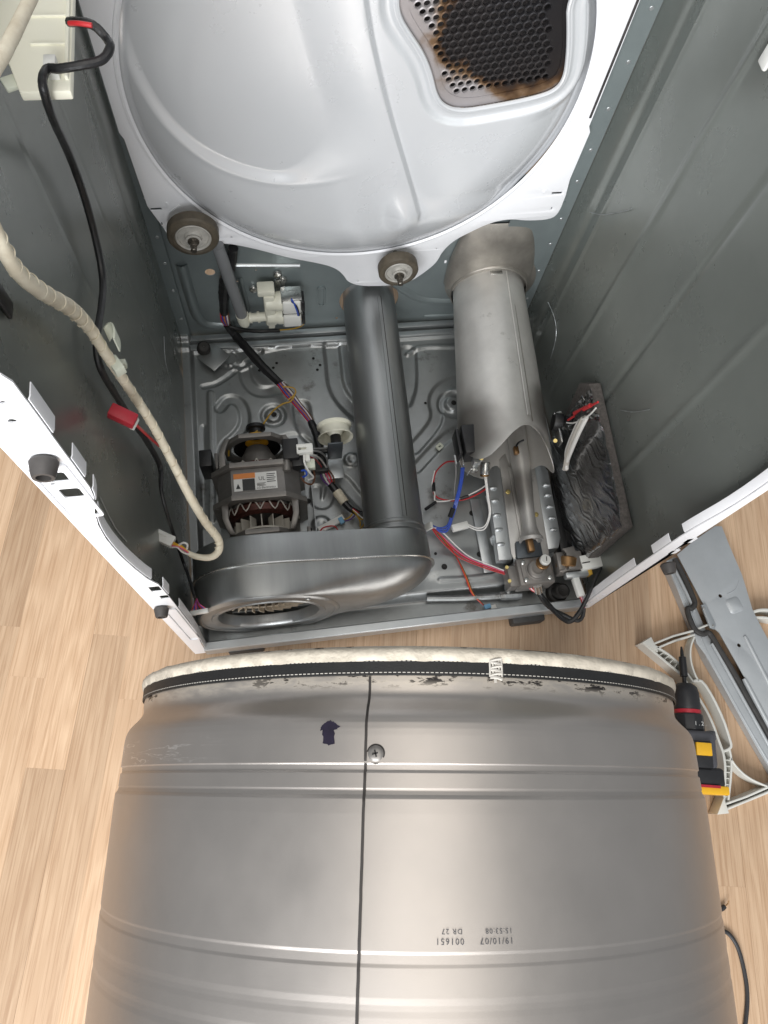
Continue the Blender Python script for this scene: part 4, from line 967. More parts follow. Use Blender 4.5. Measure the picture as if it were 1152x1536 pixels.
M().box(P(175, 549, x=-XW + .030), (.010, .016, .012), Matrix.Rotation(R_(30), 3, 'Z')).build('harness_clip', m_clip, h1_, bevel=.001)
M().box(P(185, 546, x=-XW + .028), (.006, .006, .010)).build('harness_clip', m_clip, h1_, bevel=.0008)

# black sleeved cable from the control box to the small white plug
h2 = thing('sleeved_cable', 'thin black sleeved cable hanging from the control box with a red connector', 'cable', (-.32, .2, ZB))
bp_ = [P(104, 33, z=.90), P(118, 33, z=.905), P(140, 38, z=.905), P(160, 58, z=.90), P(165, 72, z=.90), P(152, 90, z=.898), P(120, 98, z=.898), P(88, 103, z=.896), P(72, 103, z=.894), P(64, 118, z=.897), P(67, 140, z=.893), wl(80, 180, .042), wl(105, 235, .02), wl(128, 300, .016), wl(146, 370, .014), wl(154, 420, .014), wl(152, 460, .014), wl(145, 510, .012), wl(150, 550, .012), wl(172, 590, .012), wl(198, 630, .014), wl(222, 665, .016), wl(240, 700, .016), wl(242, 735, .018), wl(252, 775, .020), P(272, 835, z=.20), P(284, 868, z=.20), P(292, 896, z=.215)]
wire(bp_, [.0030] * 12 + [.0036] * 11 + [.0024] * 5, m_tape, h2, 'cable_sleeve', 10, 7, .04)
wire([P(104, 35, z=.908), P(118, 35, z=.911), P(138, 38, z=.911)], .0016, m_red, h2)
rc = P(184, 624, x=-XW + .026)
M().box(rc, (.026, .013, .013), Matrix.Rotation(R_(-26), 3, 'Z') @ Matrix.Rotation(R_(18), 3, 'Y')).build('red_plug', m_redc, h2, bevel=.0012)
M().box(P(200, 633, x=-XW + .030), (.005, .013, .012), Matrix.Rotation(R_(-26), 3, 'Z')).build('plug_latch', m_conn, h2, bevel=.0008)
wire([P(204, 637, x=-XW + .028), P(222, 654, x=-XW + .026), P(240, 670, x=-XW + .026), P(244, 674, x=-XW + .02)], .0016, m_red, h2)
wq = P(299, 918, z=.222)
M().box(wq, (.025, .006, .007), Matrix.Rotation(R_(4), 3, 'Z')).build('white_plug', m_conn, h2, bevel=.0006)
for k, mt in enumerate((m_red, m_blue, m_pink, m_violet, m_brown, m_red, m_blue, m_pink)):
    wire([P(295, 898, z=.218), P(296 + k - 4, 906, z=.226), wq + Vector((-.010 + .0029 * k, .003, .002))], .0008, mt, h2, n=5)

# main multi-colour harness down the back panel to the motor
h3 = thing('motor_harness', 'bundle of coloured motor wires in black tape running down to the base pan', 'wiring harness', (-.15, .4, ZB))
wire([P(350, 372, y=D - .02), P(346, 398, y=D - .022), P(338, 420, y=D - .022), P(336, 445, y=D - .022), P(336, 470, y=D - .022)], [.008, .009, .010, .0095, .007], m_tape, h3, 'taped_sleeve', 10, 7, .08)
pts_b = [P(340, 487, y=D - .02), P(352, 502, z=.088), P(372, 525, z=.085), P(396, 552, z=.083), P(420, 575, z=.082)]
wire(pts_b, [.0065, .008, .0085, .0085, .0075], m_tape, h3, 'taped_sleeve', 10, 7, .06)
cols = (m_red, m_blue, m_orange, m_violet, m_whitew, m_brown)
for k, mt in enumerate(cols):
    o = (k - 2.5) * .0026
    wire([P(336, 468, y=D - .022) + Vector((o, 0, 0)), P(338 + o * 900, 478, y=D - .026) + Vector((0, -.004, 0)), P(341, 488, y=D - .022) + Vector((o * .6, 0, 0))], .0014, mt, h3, n=6)
    wire([P(420, 574, z=.083) + Vector((o, 0, 0)), P(433, 590, z=.088) + Vector((o * 1.3, 0, .002 * math.sin(k * 2))), P(446, 606, z=.086) + Vector((o * 1.1, 0, .002 * math.cos(k * 2))), P(458, 620, z=.083) + Vector((o, 0, 0)), P(468, 634, z=.082) + Vector((o * .7, 0, 0))], .0015, mt, h3, n=6)
wire([P(466, 632, z=.082), P(474, 650, z=.082), P(479, 668, z=.083), P(484, 690, z=.082), P(489, 705, z=.08)], [.0065, .0075, .008, .0075, .0065], m_tape, h3, 'taped_sleeve', 10, 7, .06)
for k, mt in enumerate((m_violet, m_whitew, m_pink, m_red, m_brown)):
    o = (k - 2) * .0026; wire([P(484, 700, z=.082) + Vector((o, 0, 0)), P(489 + k, 716, z=.080) + Vector((o * 1.5, 0, .001 * k)), P(497, 728, z=.080) + Vector((o, 0, 0))], .0015, mt, h3, n=6)
wire([P(496, 726, z=.08), P(505, 738, z=.078), P(512, 748, z=.077)], .0068, m_tape, h3, 'taped_sleeve', 10, 7, .06)
wire([P(505, 737, z=.081), P(512, 747, z=.080), P(517, 754, z=.079)], .0085, m_ctape, h3, 'tape_band', 10, 7, .05)
wire([P(515, 752, z=.078), P(524, 762, z=.077), P(534, 768, z=.076), P(545, 774, z=.075), P(560, 782, z=.075)], [.006, .006, .0055, .007, .006], m_tape, h3, 'taped_sleeve', 10, 7, .06)
for k, (mt, e) in enumerate(((m_red, (548, 768)), (m_whitew, (552, 783)), (m_ochre, (550, 780)), (m_ochre, (540, 790)))):
    wire([P(522, 758, z=.079), P(530 + k, 764 + k * 2, z=.081), P(540, 770 + k * 4, z=.08), P(*e, z=.078)], .0014, mt, h3, n=6)
# ochre tie wire to the motor
wire([P(442, 592, z=.098), P(436, 602, z=.098), P(424, 606, z=.10), P(408, 618, z=.11), P(392, 640, z=.13), P(378, 652, z=.14), P(360, 660, z=.14), P(345, 672, z=.14), P(343, 684, z=.13)], .0015, m_ochre, h3, n=6)
wire([P(424, 580, z=.096), P(440, 582, z=.098), P(443, 590, z=.098), P(432, 600, z=.096)], .0014, m_ochre, h3, n=6)
# connector tails by the switch
for k, (mt, L_) in enumerate(((m_whitew, [(464, 680, .195), (474, 684, .17), (482, 690, .13), (490, 702, .09)]), (m_grey, [(468, 676, .195), (480, 678, .16), (490, 688, .12), (492, 705, .085)]), (m_whitew, [(456, 682, .20), (457, 695, .195), (464, 708, .185), (470, 716, .17), (462, 720, .165)]), (m_brown, [(452, 716, .18), (458, 724, .18), (468, 726, .17), (472, 716, .165), (470, 704, .165)]), (m_blue, [(452, 706, .185), (458, 706, .187), (460, 712, .185), (454, 716, .18)]), (m_red, [(462, 684, .19), (474, 690, .15), (482, 700, .1)]), (m_grey, [(470, 673, .18), (490, 672, .14), (498, 668, .13)]))):
    wire(pts3(L_), .0016, mt, h3, n=6)
wire([P(470, 678, z=.10), P(490, 676, z=.105), P(498, 680, z=.10)], .005, m_tape, h3, 'taped_sleeve', 8)
# little plug lying by the blower
pl_ = P(497, 786, z=.062)
M().box(pl_, (.050, .012, .008), Matrix.Rotation(R_(24), 3, 'Z')).build('white_plug', m_conn, h3, bevel=.001)
M().box(P(512, 781, z=.066), (.008, .012, .008), Matrix.Rotation(R_(24), 3, 'Z')).build('blue_latch', m_cyan, h3, bevel=.001)
wire(pts3([(515, 780, .066), (524, 776, .07), (530, 768, .075)]), .0014, m_ochre, h3, n=6)
wire(pts3([(516, 782, .066), (526, 779, .07), (533, 772, .072)]), .0013, m_violet, h3, n=6)
wire(pts3([(480, 797, .066), (486, 791, .07), (500, 789, .072), (506, 794, .07), (509, 802, .066)]), .0013, m_red, h3, n=6)
wire(pts3([(524, 800, .062), (538, 795, .066), (546, 786, .07), (548, 778, .072)]), .0015, m_ochre, h3, n=6)
wire(pts3([(530, 805, .062), (545, 797, .066), (549, 784, .07)]), .0014, m_brown, h3, n=6)
# valve harness: taped lead and tails along the back panel
wire([P(344, 490, y=D - .025), P(360, 494, y=D - .03), P(385, 497, y=D - .03), P(420, 496, y=D - .03)], .0035, m_tape, h3, 'taped_sleeve', 8, 6, .05)
wire([P(420, 495, y=D - .03), P(440, 493, y=D - .035), P(453, 488, y=D - .04), P(457, 481, y=D - .045), P(448, 477, y=D - .05), P(441, 478, y=D - .05)], .0014, m_ochre, h3, n=6)
for k, mt in enumerate((m_blue, m_blue, m_black)):
    wire([P(437, 448 + k * 2, y=D - .05), P(443 + k, 460, y=D - .056), P(447 + k, 476, y=D - .05), P(441, 490, y=D - .045)], .0013, mt, h3, n=6)

# clear hose to the water valve
ho = thing('water_hose', 'translucent grey rubber hose dropping to the ivory water valve', 'hose', (-.2, D - .03, .08))
wire([P(326, 368, y=D - .03), P(334, 390, y=D - .032), P(346, 425, y=D - .034), P(358, 458, y=D - .036), P(364, 476, y=D - .037)], [.010, .0105, .0105, .0105, .010], m_hose, ho, 'hose_wall', 16)
wire([P(363, 472, y=D - .037), P(367, 482, y=D - .037), P(372, 484, y=D - .037)], [.0115, .0115, .009], m_ivory, ho, 'hose_elbow', 16)

# coloured wires in front of the exhaust duct: igniter and sensor leads
h4 = thing('igniter_wires', 'blue, red and white leads looping from the thermal cutout to a white plug', 'wires', (.15, .2, ZB))
wire(pts3([(683, 692, .18), (684, 710, .15), (682, 730, .11), (682, 748, .085)]), .0013, m_grey, h4, n=6)
for k in range(3):
    wire([P(694, 702, z=.18) + Vector((.002 * k - .002, 0, 0)), P(690, 722, z=.14) + Vector((.002 * k, 0, 0)), P(684, 748, z=.10) + Vector((.0022 * k, 0, .001 * k)), P(677, 772, z=.08) + Vector((.0022 * k, 0, 0)), P(671, 788 + k * 4, z=.072), P(658, 792 + k * 2, z=.07), P(645, 786 + k, z=.07)], .0016, m_blue, h4, n=6)
wire(pts3([(680, 762, .092), (675, 776, .085)]), .0045, m_tape, h4, 'tape_band', 8)
wire(pts3([(682, 692, .165), (668, 694, .13), (654, 708, .09), (650, 726, .07), (651, 740, .066), (660, 748, .064), (680, 751, .066), (700, 748, .07), (718, 740, .075), (730, 732, .08)]), .0015, m_red, h4, n=6)
wire(pts3([(652, 706, .094), (648, 726, .072), (652, 740, .068), (655, 752, .064), (688, 748, .068), (712, 738, .078), (728, 728, .08), (738, 714, .085)]), .0013, m_whitew, h4, n=6)
wire(pts3([(650, 724, .072), (651, 737, .070)]), .0032, m_tape, h4, 'tape_band', 8)
wire(pts3([(690, 748, .070), (703, 744, .074)]), .003, m_tape, h4, 'tape_band', 8)
wire(pts3([(638, 764, .066), (648, 757, .064), (654, 753, .064)]), .003, m_tape, h4, 'tape_band', 8)
wp = P(690, 790, z=.072)
M().box(wp, (.030, .012, .010), Matrix.Rotation(R_(9), 3, 'Z')).build('white_plug', m_conn, h4, bevel=.001)
for k in range(2):
    wire([P(703, 787 + k * 3, z=.075), P(716, 792 + k * 3, z=.078), P(728, 788 + k * 4, z=.085), P(734, 770, z=.10) + Vector((.002 * k, 0, 0)), P(731, 745, z=.125) + Vector((.002 * k, 0, 0)), P(727 + k * 2, 714, z=.148)], .0013, m_whitew, h4, n=6)
M().box(P(643, 790, z=.085), (.006, .012, .018), Matrix.Rotation(R_(30), 3, 'Y')).build('harness_clip', m_conn, h4, bevel=.001)

h5 = thing('valve_wires', 'pink, red and white wires crossing the bare base pan to the gas valve', 'wires', (.15, .08, ZB))
for k, (mt, o) in enumerate(((m_pink, 1), (m_red, 9), (m_red, 4), (m_whitew, -5))):
    wire(pts3([(646, 789 + k, .075), (660, 800 + o, .068), (685, 824 + o, .064), (705, 838 + o * .6, .066), (735, 850 + o * .5, .075), (768, 862 + o * .3, .085)]), .0012, mt, h5, n=6)
for k, mt in enumerate((m_red, m_orange, m_brown)):
    wire(pts3([(648, 790, .073), (668, 812 + k, .066), (686, 838, .062), (698 + k, 865, .060), (708 + k, 890, .055), (726, 908, .05)]), .0014, mt, h5, n=6)
M().box(P(731, 910, z=.05), (.012, .008, .007), Matrix.Rotation(R_(10), 3, 'Z')).build('blue_plug', m_cyan, h5, bevel=.001)
M().box(P(740, 911, z=.05), (.010, .008, .006), Matrix.Rotation(R_(10), 3, 'Z')).build('white_plug', m_conn, h5, bevel=.001)

h6 = thing('valve_cable', 'black sleeved cable looping in front of the gas valve over the base edge', 'cable', (.25, .0, ZB))
wire(pts3([(807, 886, .085), (815, 898, .08), (830, 915, .09), (845, 929, .10), (856, 932, .105), (868, 920, .11), (880, 898, .12), (893, 868, .125), (905, 846, .125)]), [.004, .0045, .0045, .004, .004, .004, .0034, .003, .0026], m_tape, h6, 'cable_sleeve', 9, 7, .05)
wire(pts3([(807, 888, .082), (820, 908, .08), (845, 922, .085), (866, 931, .09), (874, 924, .095), (876, 912, .10)]), .0035, m_tape, h6, 'cable_sleeve', 9, 7, .05)
for k, mt in enumerate((m_red, m_red, m_pink)):
    wire([P(897, 836 + k * 4, z=.127), P(906, 836 + k * 3, z=.128), P(908 - k, 843, z=.127), P(903, 848, z=.125)], .0022 if k == 2 else .0017, mt, h6, n=6)
    wire([P(794 + k * 2, 882, z=.09), P(800 + k, 887, z=.088), P(808, 889, z=.085)], .0012, (m_red, m_whitew, m_red)[k], h6, n=6)
for k, mt in enumerate((m_red, m_whitew, m_pink)):
    wire([P(868 + k, 891, z=.105), P(872 + k, 900, z=.104), P(875 + k, 912, z=.10)], .0013, mt, h6, n=6)

h7 = thing('limit_switch_wires', 'red and white leads from the round thermostat over the foil pad', 'wires', (.30, .27, ZB))
wire([P(852, 630, x=.295), P(868, 620, x=.295), P(884, 610, x=.295), P(897, 603, x=.295)], .0018, m_red, h7, n=6)
wire([P(862, 620, x=.295), P(876, 613, x=.295), P(886, 608, x=.295)], .0035, m_red, h7, 'red_boot', 8)
wire([P(850, 634, x=.295), P(862, 634, x=.295), P(882, 624, x=.295), P(894, 612, x=.295)], .0013, m_whitew, h7, n=6)
wire([P(866, 626, x=.295), P(876, 618, x=.295)], .0045, m_tape, h7, 'tape_band', 8)
for k in range(3):
    wire([P(880 - k * 4, 626, x=.298), P(868 - k * 4, 650, x=.297), P(856 - k * 3, 678, x=.297), P(846 + k * 2, 704, x=.298)], .0034 + .0014 * (k == 1), (m_whitew, m_string, m_whitew)[k], h7, 'fibreglass_sleeve', 8)

# small clip loose on the pan
cl2 = P(659, 671, z=ZB)
tag(plate('plastic_clip', rrect(0, 0, .012, .010, .002), [rrect(0, 0, .006, .004, .001)], .004, lambda u, v, w: Vector((cl2.x + u * .8 - v * .6, cl2.y + u * .6 + v * .8, ZB + .003 + w)), m_clip, None, .0006), 'small pale plastic clip lying loose on the base pan', 'clip')

# ================================================================ DRUM
K = .14214655; X0 = -.0230; RDm = .3305
drum = thing('dryer_drum', 'stainless steel dryer drum lying on its side on the floor', 'drum', (X0, 0, 0), None, True, -math.atan(K))
def cylp(s, phi, r): return Vector((r * math.sin(phi), s, RDm + r * math.cos(phi)))
rb = RDm
prof = [(-.138, .308), (-.150, .3115), (-.168, .3118), (-.175, .3112), (-.178, .3113), (-.181, .3124), (-.184, .3144), (-.1875, .3172), (-.191, .3204), (-.1945, .3232), (-.198, .3251), (-.202, .3264), (-.207, .3271), (-.212, .3274), (-.2330, .3278), (-.2338, .3264), (-.2388, .3260), (-.2400, .3276), (-.2520, .3280), (-.2530, .3274), (-.2570, .3284), (-.2590, .3301), (-.27, .3304),
        (-.3615, .3304), (-.3628, .3298), (-.3695, .3297), (-.3708, .3303), (-.390, .3304), (-.3935, .3300), (-.3980, .3300), (-.401, .3303), (-.411, .3304), (-.4140, .3300), (-.4190, .3300), (-.422, .3304), (-.56, .3300), (-.60, .3285), (-.625, .318), (-.64, .306), (-.66, .302)]
pr2 = []
for (a, c) in zip(prof[:-1], prof[1:]):
    nseg = max(1, int(abs(a[0] - c[0]) / .02))
    Ls = abs(a[0] - c[0]); ts = [k / nseg for k in range(nseg)]
    if Ls > .004: ts = sorted(set(ts + [.0009 / Ls, 1 - .0009 / Ls]))
    for t in ts: pr2.append((a[0] * (1 - t) + c[0] * t, a[1] * (1 - t) + c[1] * t))
pr2.append(prof[-1])
def drum_lathe(pr, n=220, wob=0):
    return [[cylp(s, 2 * math.pi * j / n, r + wob * mnoise.noise(Vector((math.sin(2 * math.pi * j / n) * 2.2, math.cos(2 * math.pi * j / n) * 2.2, s * 4)))) for j in range(n)] for s, r in pr]
body = M().rings(drum_lathe(pr2, 240, .0007), True).build('drum_shell', m_drum, drum, True, 60); body['label'] = 'brushed stainless drum wall with rolled bands'
inner = [(-.138, .304), (-.30, .322), (-.60, .322), (-.66, .300)]
M().rings(drum_lathe(inner, 96), True).build('drum_lining', m_drum, drum)
fp = [(-.1405, .304), (-.139, .309), (-.1400, .3142), (-.142, .3162), (-.146, .3165), (-.1515, .3150), (-.1515, .311), (-.140, .306)]
n = 400
fr_ = [[cylp(s + .0012 * mnoise.noise(Vector((j * .35, i * .8, 0))), 2 * math.pi * j / n, r + .0010 * mnoise.noise(Vector((j * .5, i * .9, 5)))) for j in range(n)] for i, (s, r) in enumerate(fp)]
fe = M().rings(fr_ + [fr_[0]], True).build('felt_seal', m_felt, drum, True, 70); fe['label'] = 'worn off white felt seal around the drum rim'
# black stitched band, with its join
j0 = R_(7.4); gap = R_(.95)
def arc_strip(s0, s1, r, a0, a1, n, th_=.0012):
    rs = []
    for k in range(n + 1):
        a = a0 + (a1 - a0) * k / n; rs.append([cylp(s0, a, r), cylp(s0 - .0006, a, r + th_), cylp(s1 + .0006, a, r + th_), cylp(s1, a, r)])
    return M().rings(rs, False)
bd = arc_strip(-.1495, -.1635, .3132, j0 + gap, j0 - gap + 2 * math.pi, 220).build('stitched_band', m_belt, drum, True, 50); bd['label'] = 'black fabric band with white stitching'
st = M()
for s in (-.1515, -.1612):
    a = R_(-78)
    while a < R_(78):
        if abs(a - j0) > gap:
            rs = [[cylp(s - .00035, a + q, .3147), cylp(s + .00035, a + q, .3147)] for q in (0, .004, .008)]; st.rings(rs, False)
        a += .0125
st.build('stitching', m_string, bd)
js = M()
for k in range(6):
    pts = [cylp(-.1480 - .0032 * k, j0 + (-1) ** k * gap * 1.0, .3150), cylp(-.1490 - .0030 * k, j0, .3158), cylp(-.1505 - .0030 * k, j0 + (-1) ** (k + 1) * gap * 1.0, .3150)]; js.tube(pts, .0013, 5, 3)
for k in range(5): js.tube([cylp(-.1475, j0 - gap + k * gap * .5, .3150), cylp(-.156, j0 - gap + k * gap * .5, .3155), cylp(-.1635, j0 - gap + k * gap * .5, .3148)], .0010, 5, 3)
js.build('laced_join', m_string, bd)
M().tube([cylp(-.1625, j0, .3130), cylp(-.168, j0, .3130)], .0014, 6).build('laced_join', m_string, bd)
# weld seam groove, sealed dark
PH = [( -.1635, -12.15), (-.22, -12.2), (-.30, -12.4), (-.41, -12.75), (-.60, -13.3)]
rs = []
def rad_at(s): return float(np.interp(-s, [-q[0] for q in prof], [q[1] for q in prof]))
for s in np.linspace(-.164, -.60, 120):
    ph = R_(float(np.interp(-s, [-q[0] for q in PH], [q[1] for q in PH]))); r = rad_at(s) + .0006; w = .0022 / .33
    jt = .0006 * mnoise.noise(Vector((s * 120, 0, 3)))
    rs.append([cylp(s, ph - w / 2 + jt, r - .0006), cylp(s, ph - w / 2 + jt, r + .0004), cylp(s, ph + w / 2 + jt, r + .0004), cylp(s, ph + w / 2 + jt, r - .0006)])
M().rings(rs, False).build('weld_seam', m_seam, drum)
# screw
sc = cylp(-.2262, R_(-10.8), .3276); nrm = Vector((math.sin(R_(-10.8)), 0, math.cos(R_(-10.8))))
so = M().lathe([(0, .0062), (.0010, .0062), (.0022, .0048), (.0026, .0030), (.0027, .0002)], sc, nrm, 28).build('pan_screw', m_alu, drum)
for a in (0, 90): M().box(sc + nrm * .0027, (.0055, .0012, .0006), Matrix.Rotation(R_(a + 15), 3, 'Z')).build('cross_slot', m_dark, so)
M().lathe([(0.0001, .0080), (.0004, .0072), (.0004, .0060)], sc, nrm, 28).build('screw_ring', m_seam, so)
# arrow drawn with marker
aw = [(-.0075, -.003), (-.0062, .0006), (-.002, .0038), (.0012, .0045), (.0046, .0030), (.0092, -.0005), (.0068, -.0026), (.0048, -.0024), (.0052, -.0128), (.0010, -.0140), (-.0040, -.0128), (-.0052, -.0030)]
def apply_arrow(u, v, w): return cylp(-.2055 + v * 1.05, R_(-17.6) + u * 1.0 / .3277, rad_at(-.2055 + v) + .0006 + w)
awp = []
for i in range(len(aw)):
    a, c = aw[i], aw[(i + 1) % len(aw)]
    for k in range(4): t = k / 4; awp.append((a[0] * (1 - t) + c[0] * t + random.uniform(-.0006, .0006), a[1] * (1 - t) + c[1] * t + random.uniform(-.0006, .0006)))
plate('arrow_mark', awp, [], .0003, apply_arrow, m_marker, drum)
# date stamp, upside down
def stamp(txt, s0, ph0, size):
    return text('date_stamp', txt, size, lambda u, v: cylp(s0 - v * .95, R_(ph0) - u / RDm, RDm + .0004), m_ink, drum, 1.15)
stamp('19/10/07', -.3525, 7.0, .0062); stamp('001651', -.3525, .6, .0062); stamp('15:53:08', -.3465, 6.9, .0052); stamp('DR 27', -.3465, .4, .0052)

# ================================================================ FLOOR ITEMS
# front brace panel
bz_ = .030
bpn = thing('steel_brace', 'long grey zinc sheet metal brace with black foam strip lying on the floor', 'metal panel', tuple(P(1090, 950, z=0)))
ol_px = [(1004, 842), (1030, 820), (1060, 798), (1082, 790), (1093, 818), (1112, 862), (1120, 888), (1128, 915), (1152, 962), (1215, 1075), (1262, 1160), (1225, 1190), (1185, 1180), (1152, 1116), (1090, 1000), (1068, 955)]
def pl(L, z): 
    r = [P(a, c, z=z) for a, c in L]; return [(q.x, q.y) for q in r]
hol = [circ(*pl([(1080, 894)], bz_)[0], .004, 14), circ(*pl([(1108, 968)], bz_)[0], .004, 14), pl([(1040, 912), (1054, 906), (1068, 930), (1056, 938)], bz_)]
main_ol = pl([(1016, 832), (1040, 812), (1072, 790), (1082, 790), (1093, 818), (1112, 862), (1120, 888), (1128, 915), (1152, 962), (1215, 1075), (1262, 1160), (1236, 1190), (1210, 1180), (1152, 1080), (1108, 1000), (1079, 949), (1073, 944), (1056, 908)], bz_)
plate('brace_sheet', main_ol, hol[:2], .0016, lambda u, v, w: Vector((u, v, bz_ + w)), m_panel, bpn, .0006)
edge_ol = pl([(1000, 842), (1012, 836), (1062, 956), (1080, 976), (1152, 1105), (1215, 1210), (1200, 1222), (1140, 1130), (1060, 985), (1045, 965), (1040, 945), (1020, 895)], bz_ - .010)
plate('brace_channel', edge_ol, [], .0016, lambda u, v, w: Vector((u, v, bz_ - .010 + w)), m_panel, bpn, .0006)
def strip_px(name, pxs, z, r, mt, flat=.6): 
    return M().tube([P(a, c, z=z) for a, c in pxs], r, 10, 6).build(name, mt, bpn)
strip_px('channel_ridge', [(1006, 842), (1030, 890), (1042, 918)], bz_ - .006, .003, m_panel); strip_px('channel_ridge', [(1068, 965), (1110, 1040), (1160, 1130), (1210, 1218)], bz_ - .006, .003, m_panel)
strip_px('channel_ridge', [(1001, 848), (1024, 895), (1040, 930), (1060, 978), (1110, 1070), (1165, 1165)], bz_ - .010, .0025, m_panel)
strip_px('foam_strip', [(1012, 838), (1026, 866), (1036, 888), (1042, 904), (1038, 912), (1031, 914), (1036, 932), (1044, 946), (1054, 951), (1064, 950), (1078, 972), (1100, 1008), (1126, 1055), (1152, 1100), (1200, 1190)], bz_ - .003, [.0050] * 15, m_blackrub)
plate('latch_bracket', pl([(1052, 908), (1058, 907), (1073, 938), (1071, 944), (1065, 942)], bz_ + .004), [], .003, lambda u, v, w: Vector((u, v, bz_ + .004 + w)), m_galv2, bpn, .0006)
for a, c in ((1056, 912), (1070, 938)): M().lathe([(0, .0028), (.001, .002), (.0012, .0002)], P(a, c, z=bz_ + .006), (0, 0, 1), 12).build('rivet', m_bright, bpn)
# pressed square and ribs
sq = P(1101, 908, z=bz_); M().rings([[(sq.x + x * k, sq.y + y * k, z) for x, y in rrect(0, 0, 1, 1, .25, 4, R_(12))] for k, z in ((.030, bz_ + .0008), (.021, bz_ + .0045))], True, False, True).build('pressed_square', m_panel, bpn, True, 60, bevel=0)
for (a, c, e, f) in ((1118, 958, 1160, 1040), (1118, 1022, 1170, 1120)):
    p0, p1 = P(a, c, z=bz_ + .0005), P(e, f, z=bz_ + .0005); M().tube([p0, p0.lerp(p1, .03), p0.lerp(p1, .97), p1], [.001, .0045, .0045, .001], 12, 4).build('pressed_rib', m_panel, bpn)
strip_px('pressed_crease', [(1109, 870), (1103, 884), (1091, 891)], bz_ + .0008, .0012, m_panel)
# side skirts reaching the floor so it rests on something
for (a, c) in (((1082, 790), (1128, 915)), ((1128, 915), (1262, 1160)), ((1000, 846), (1060, 985)), ((1060, 985), (1200, 1226))):
    zt_ = bz_ if a[0] > 1070 else bz_ - .010
    p0 = P(*a, z=zt_); p1 = P(*c, z=zt_)
    M().rings([[p0, p1], [Vector((p0.x, p0.y, .001)), Vector((p1.x, p1.y, .001))]], False).build('side_skirt', m_panel, bpn, True, 30, solid=.0014)

# grey plastic trim ring section
trim = thing('door_trim_ring', 'hollow grey plastic frame section with ribbed arc edges lying on the floor', 'plastic frame', tuple(P(1090, 1080, z=0)))
def wallpath(name, pxs, zt_, h, th_, mt, sm=2):
    pts = chaikin([tuple(P(a, c, z=zt_)[:2]) for a, c in pxs], sm); rs = []
    for i, (x, y) in enumerate(pts):
        a = pts[max(i - 1, 0)]; c = pts[min(i + 1, len(pts) - 1)]; t = Vector((c[0] - a[0], c[1] - a[1])).normalized(); n_ = Vector((-t.y, t.x)) * th_ / 2
        rs.append([(x + n_.x, y + n_.y, zt_ - h), (x + n_.x, y + n_.y, zt_ - .0005), (x + n_.x * .6, y + n_.y * .6, zt_), (x - n_.x * .6, y - n_.y * .6, zt_), (x - n_.x, y - n_.y, zt_ - .0005), (x - n_.x, y - n_.y, zt_ - h)])
    return M().rings(rs, True, True, True).build(name, mt, trim, True, 40)
HT = .028
wallpath('arc_wall', [(967, 966), (990, 985), (1020, 1010), (1032, 1026), (1048, 1045), (1068, 1080), (1080, 1115), (1086, 1130), (1089, 1155), (1086, 1205)], HT, HT, .0042, m_gplastic)
wallpath('outer_arc', [(1040, 1022), (1046, 1020), (1055, 1022), (1070, 1046), (1086, 1080), (1094, 1105), (1098, 1119), (1094, 1124), (1086, 1127)], HT, HT, .0042, m_gplastic, 1)
wallpath('inner_arc', [(982, 968), (1005, 982), (1024, 1000), (1040, 1022)], HT, HT, .0034, m_gplastic)
wallpath('inner_arc', [(1095, 1125), (1098, 1140), (1097, 1165), (1093, 1200)], HT, HT, .0034, m_gplastic)
wallpath('end_bar', [(980, 966), (1010, 954), (1040, 946), (1072, 933)], HT, HT, .0034, m_gplastic, 0); wallpath('end_bar', [(984, 973), (1012, 961), (1042, 952)], HT, HT, .0034, m_gplastic, 0)
wallpath('end_bar', [(1086, 1207), (1120, 1195), (1152, 1181), (1200, 1160)], HT, HT, .0034, m_gplastic, 0); wallpath('end_bar', [(1090, 1214), (1122, 1201), (1156, 1187), (1204, 1166)], HT, HT, .0034, m_gplastic, 0)
wallpath('brace_curve', [(1042, 955), (1036, 970), (1036, 990), (1042, 1010), (1048, 1021)], HT, HT * .8, .003, m_gplastic)
wallpath('brace_curve', [(1096, 1137), (1106, 1152), (1124, 1168), (1152, 1180)], HT, HT * .8, .003, m_gplastic)
wallpath('brace_curve', [(1130, 918), (1142, 914), (1165, 916), (1200, 935)], HT, HT, .005, m_gplastic); wallpath('brace_curve', [(1134, 926), (1150, 926), (1175, 932), (1200, 945)], HT, HT, .0042, m_gplastic)
for k in range(7):
    t = k / 6; a = (1089 + (1086 - 1089) * t, 1140 + 55 * t); c = (1098 - 4 * t, 1140 + 55 * t); wallpath('rib', [a, c], HT - .002, HT * .8, .0016, m_gplastic, 0)
for k in range(5):
    t = k / 4; a = (988 + 30 * t, 984 + 26 * t); c = (996 + 28 * t, 978 + 22 * t); wallpath('rib', [a, c], HT - .002, HT * .8, .0016, m_gplastic, 0)
for pxs in ([(963, 964), (977, 955), (988, 978)], [(1086, 1196), (1094, 1220), (1076, 1222)]):
    pts = [P(a, c, z=HT + .004) for a, c in pxs]; M().rings([[q for q in pts], [Vector((q.x, q.y, .001)) for q in pts]], True, True, True).build('corner_foot', m_gplastic, trim, bevel=.001)

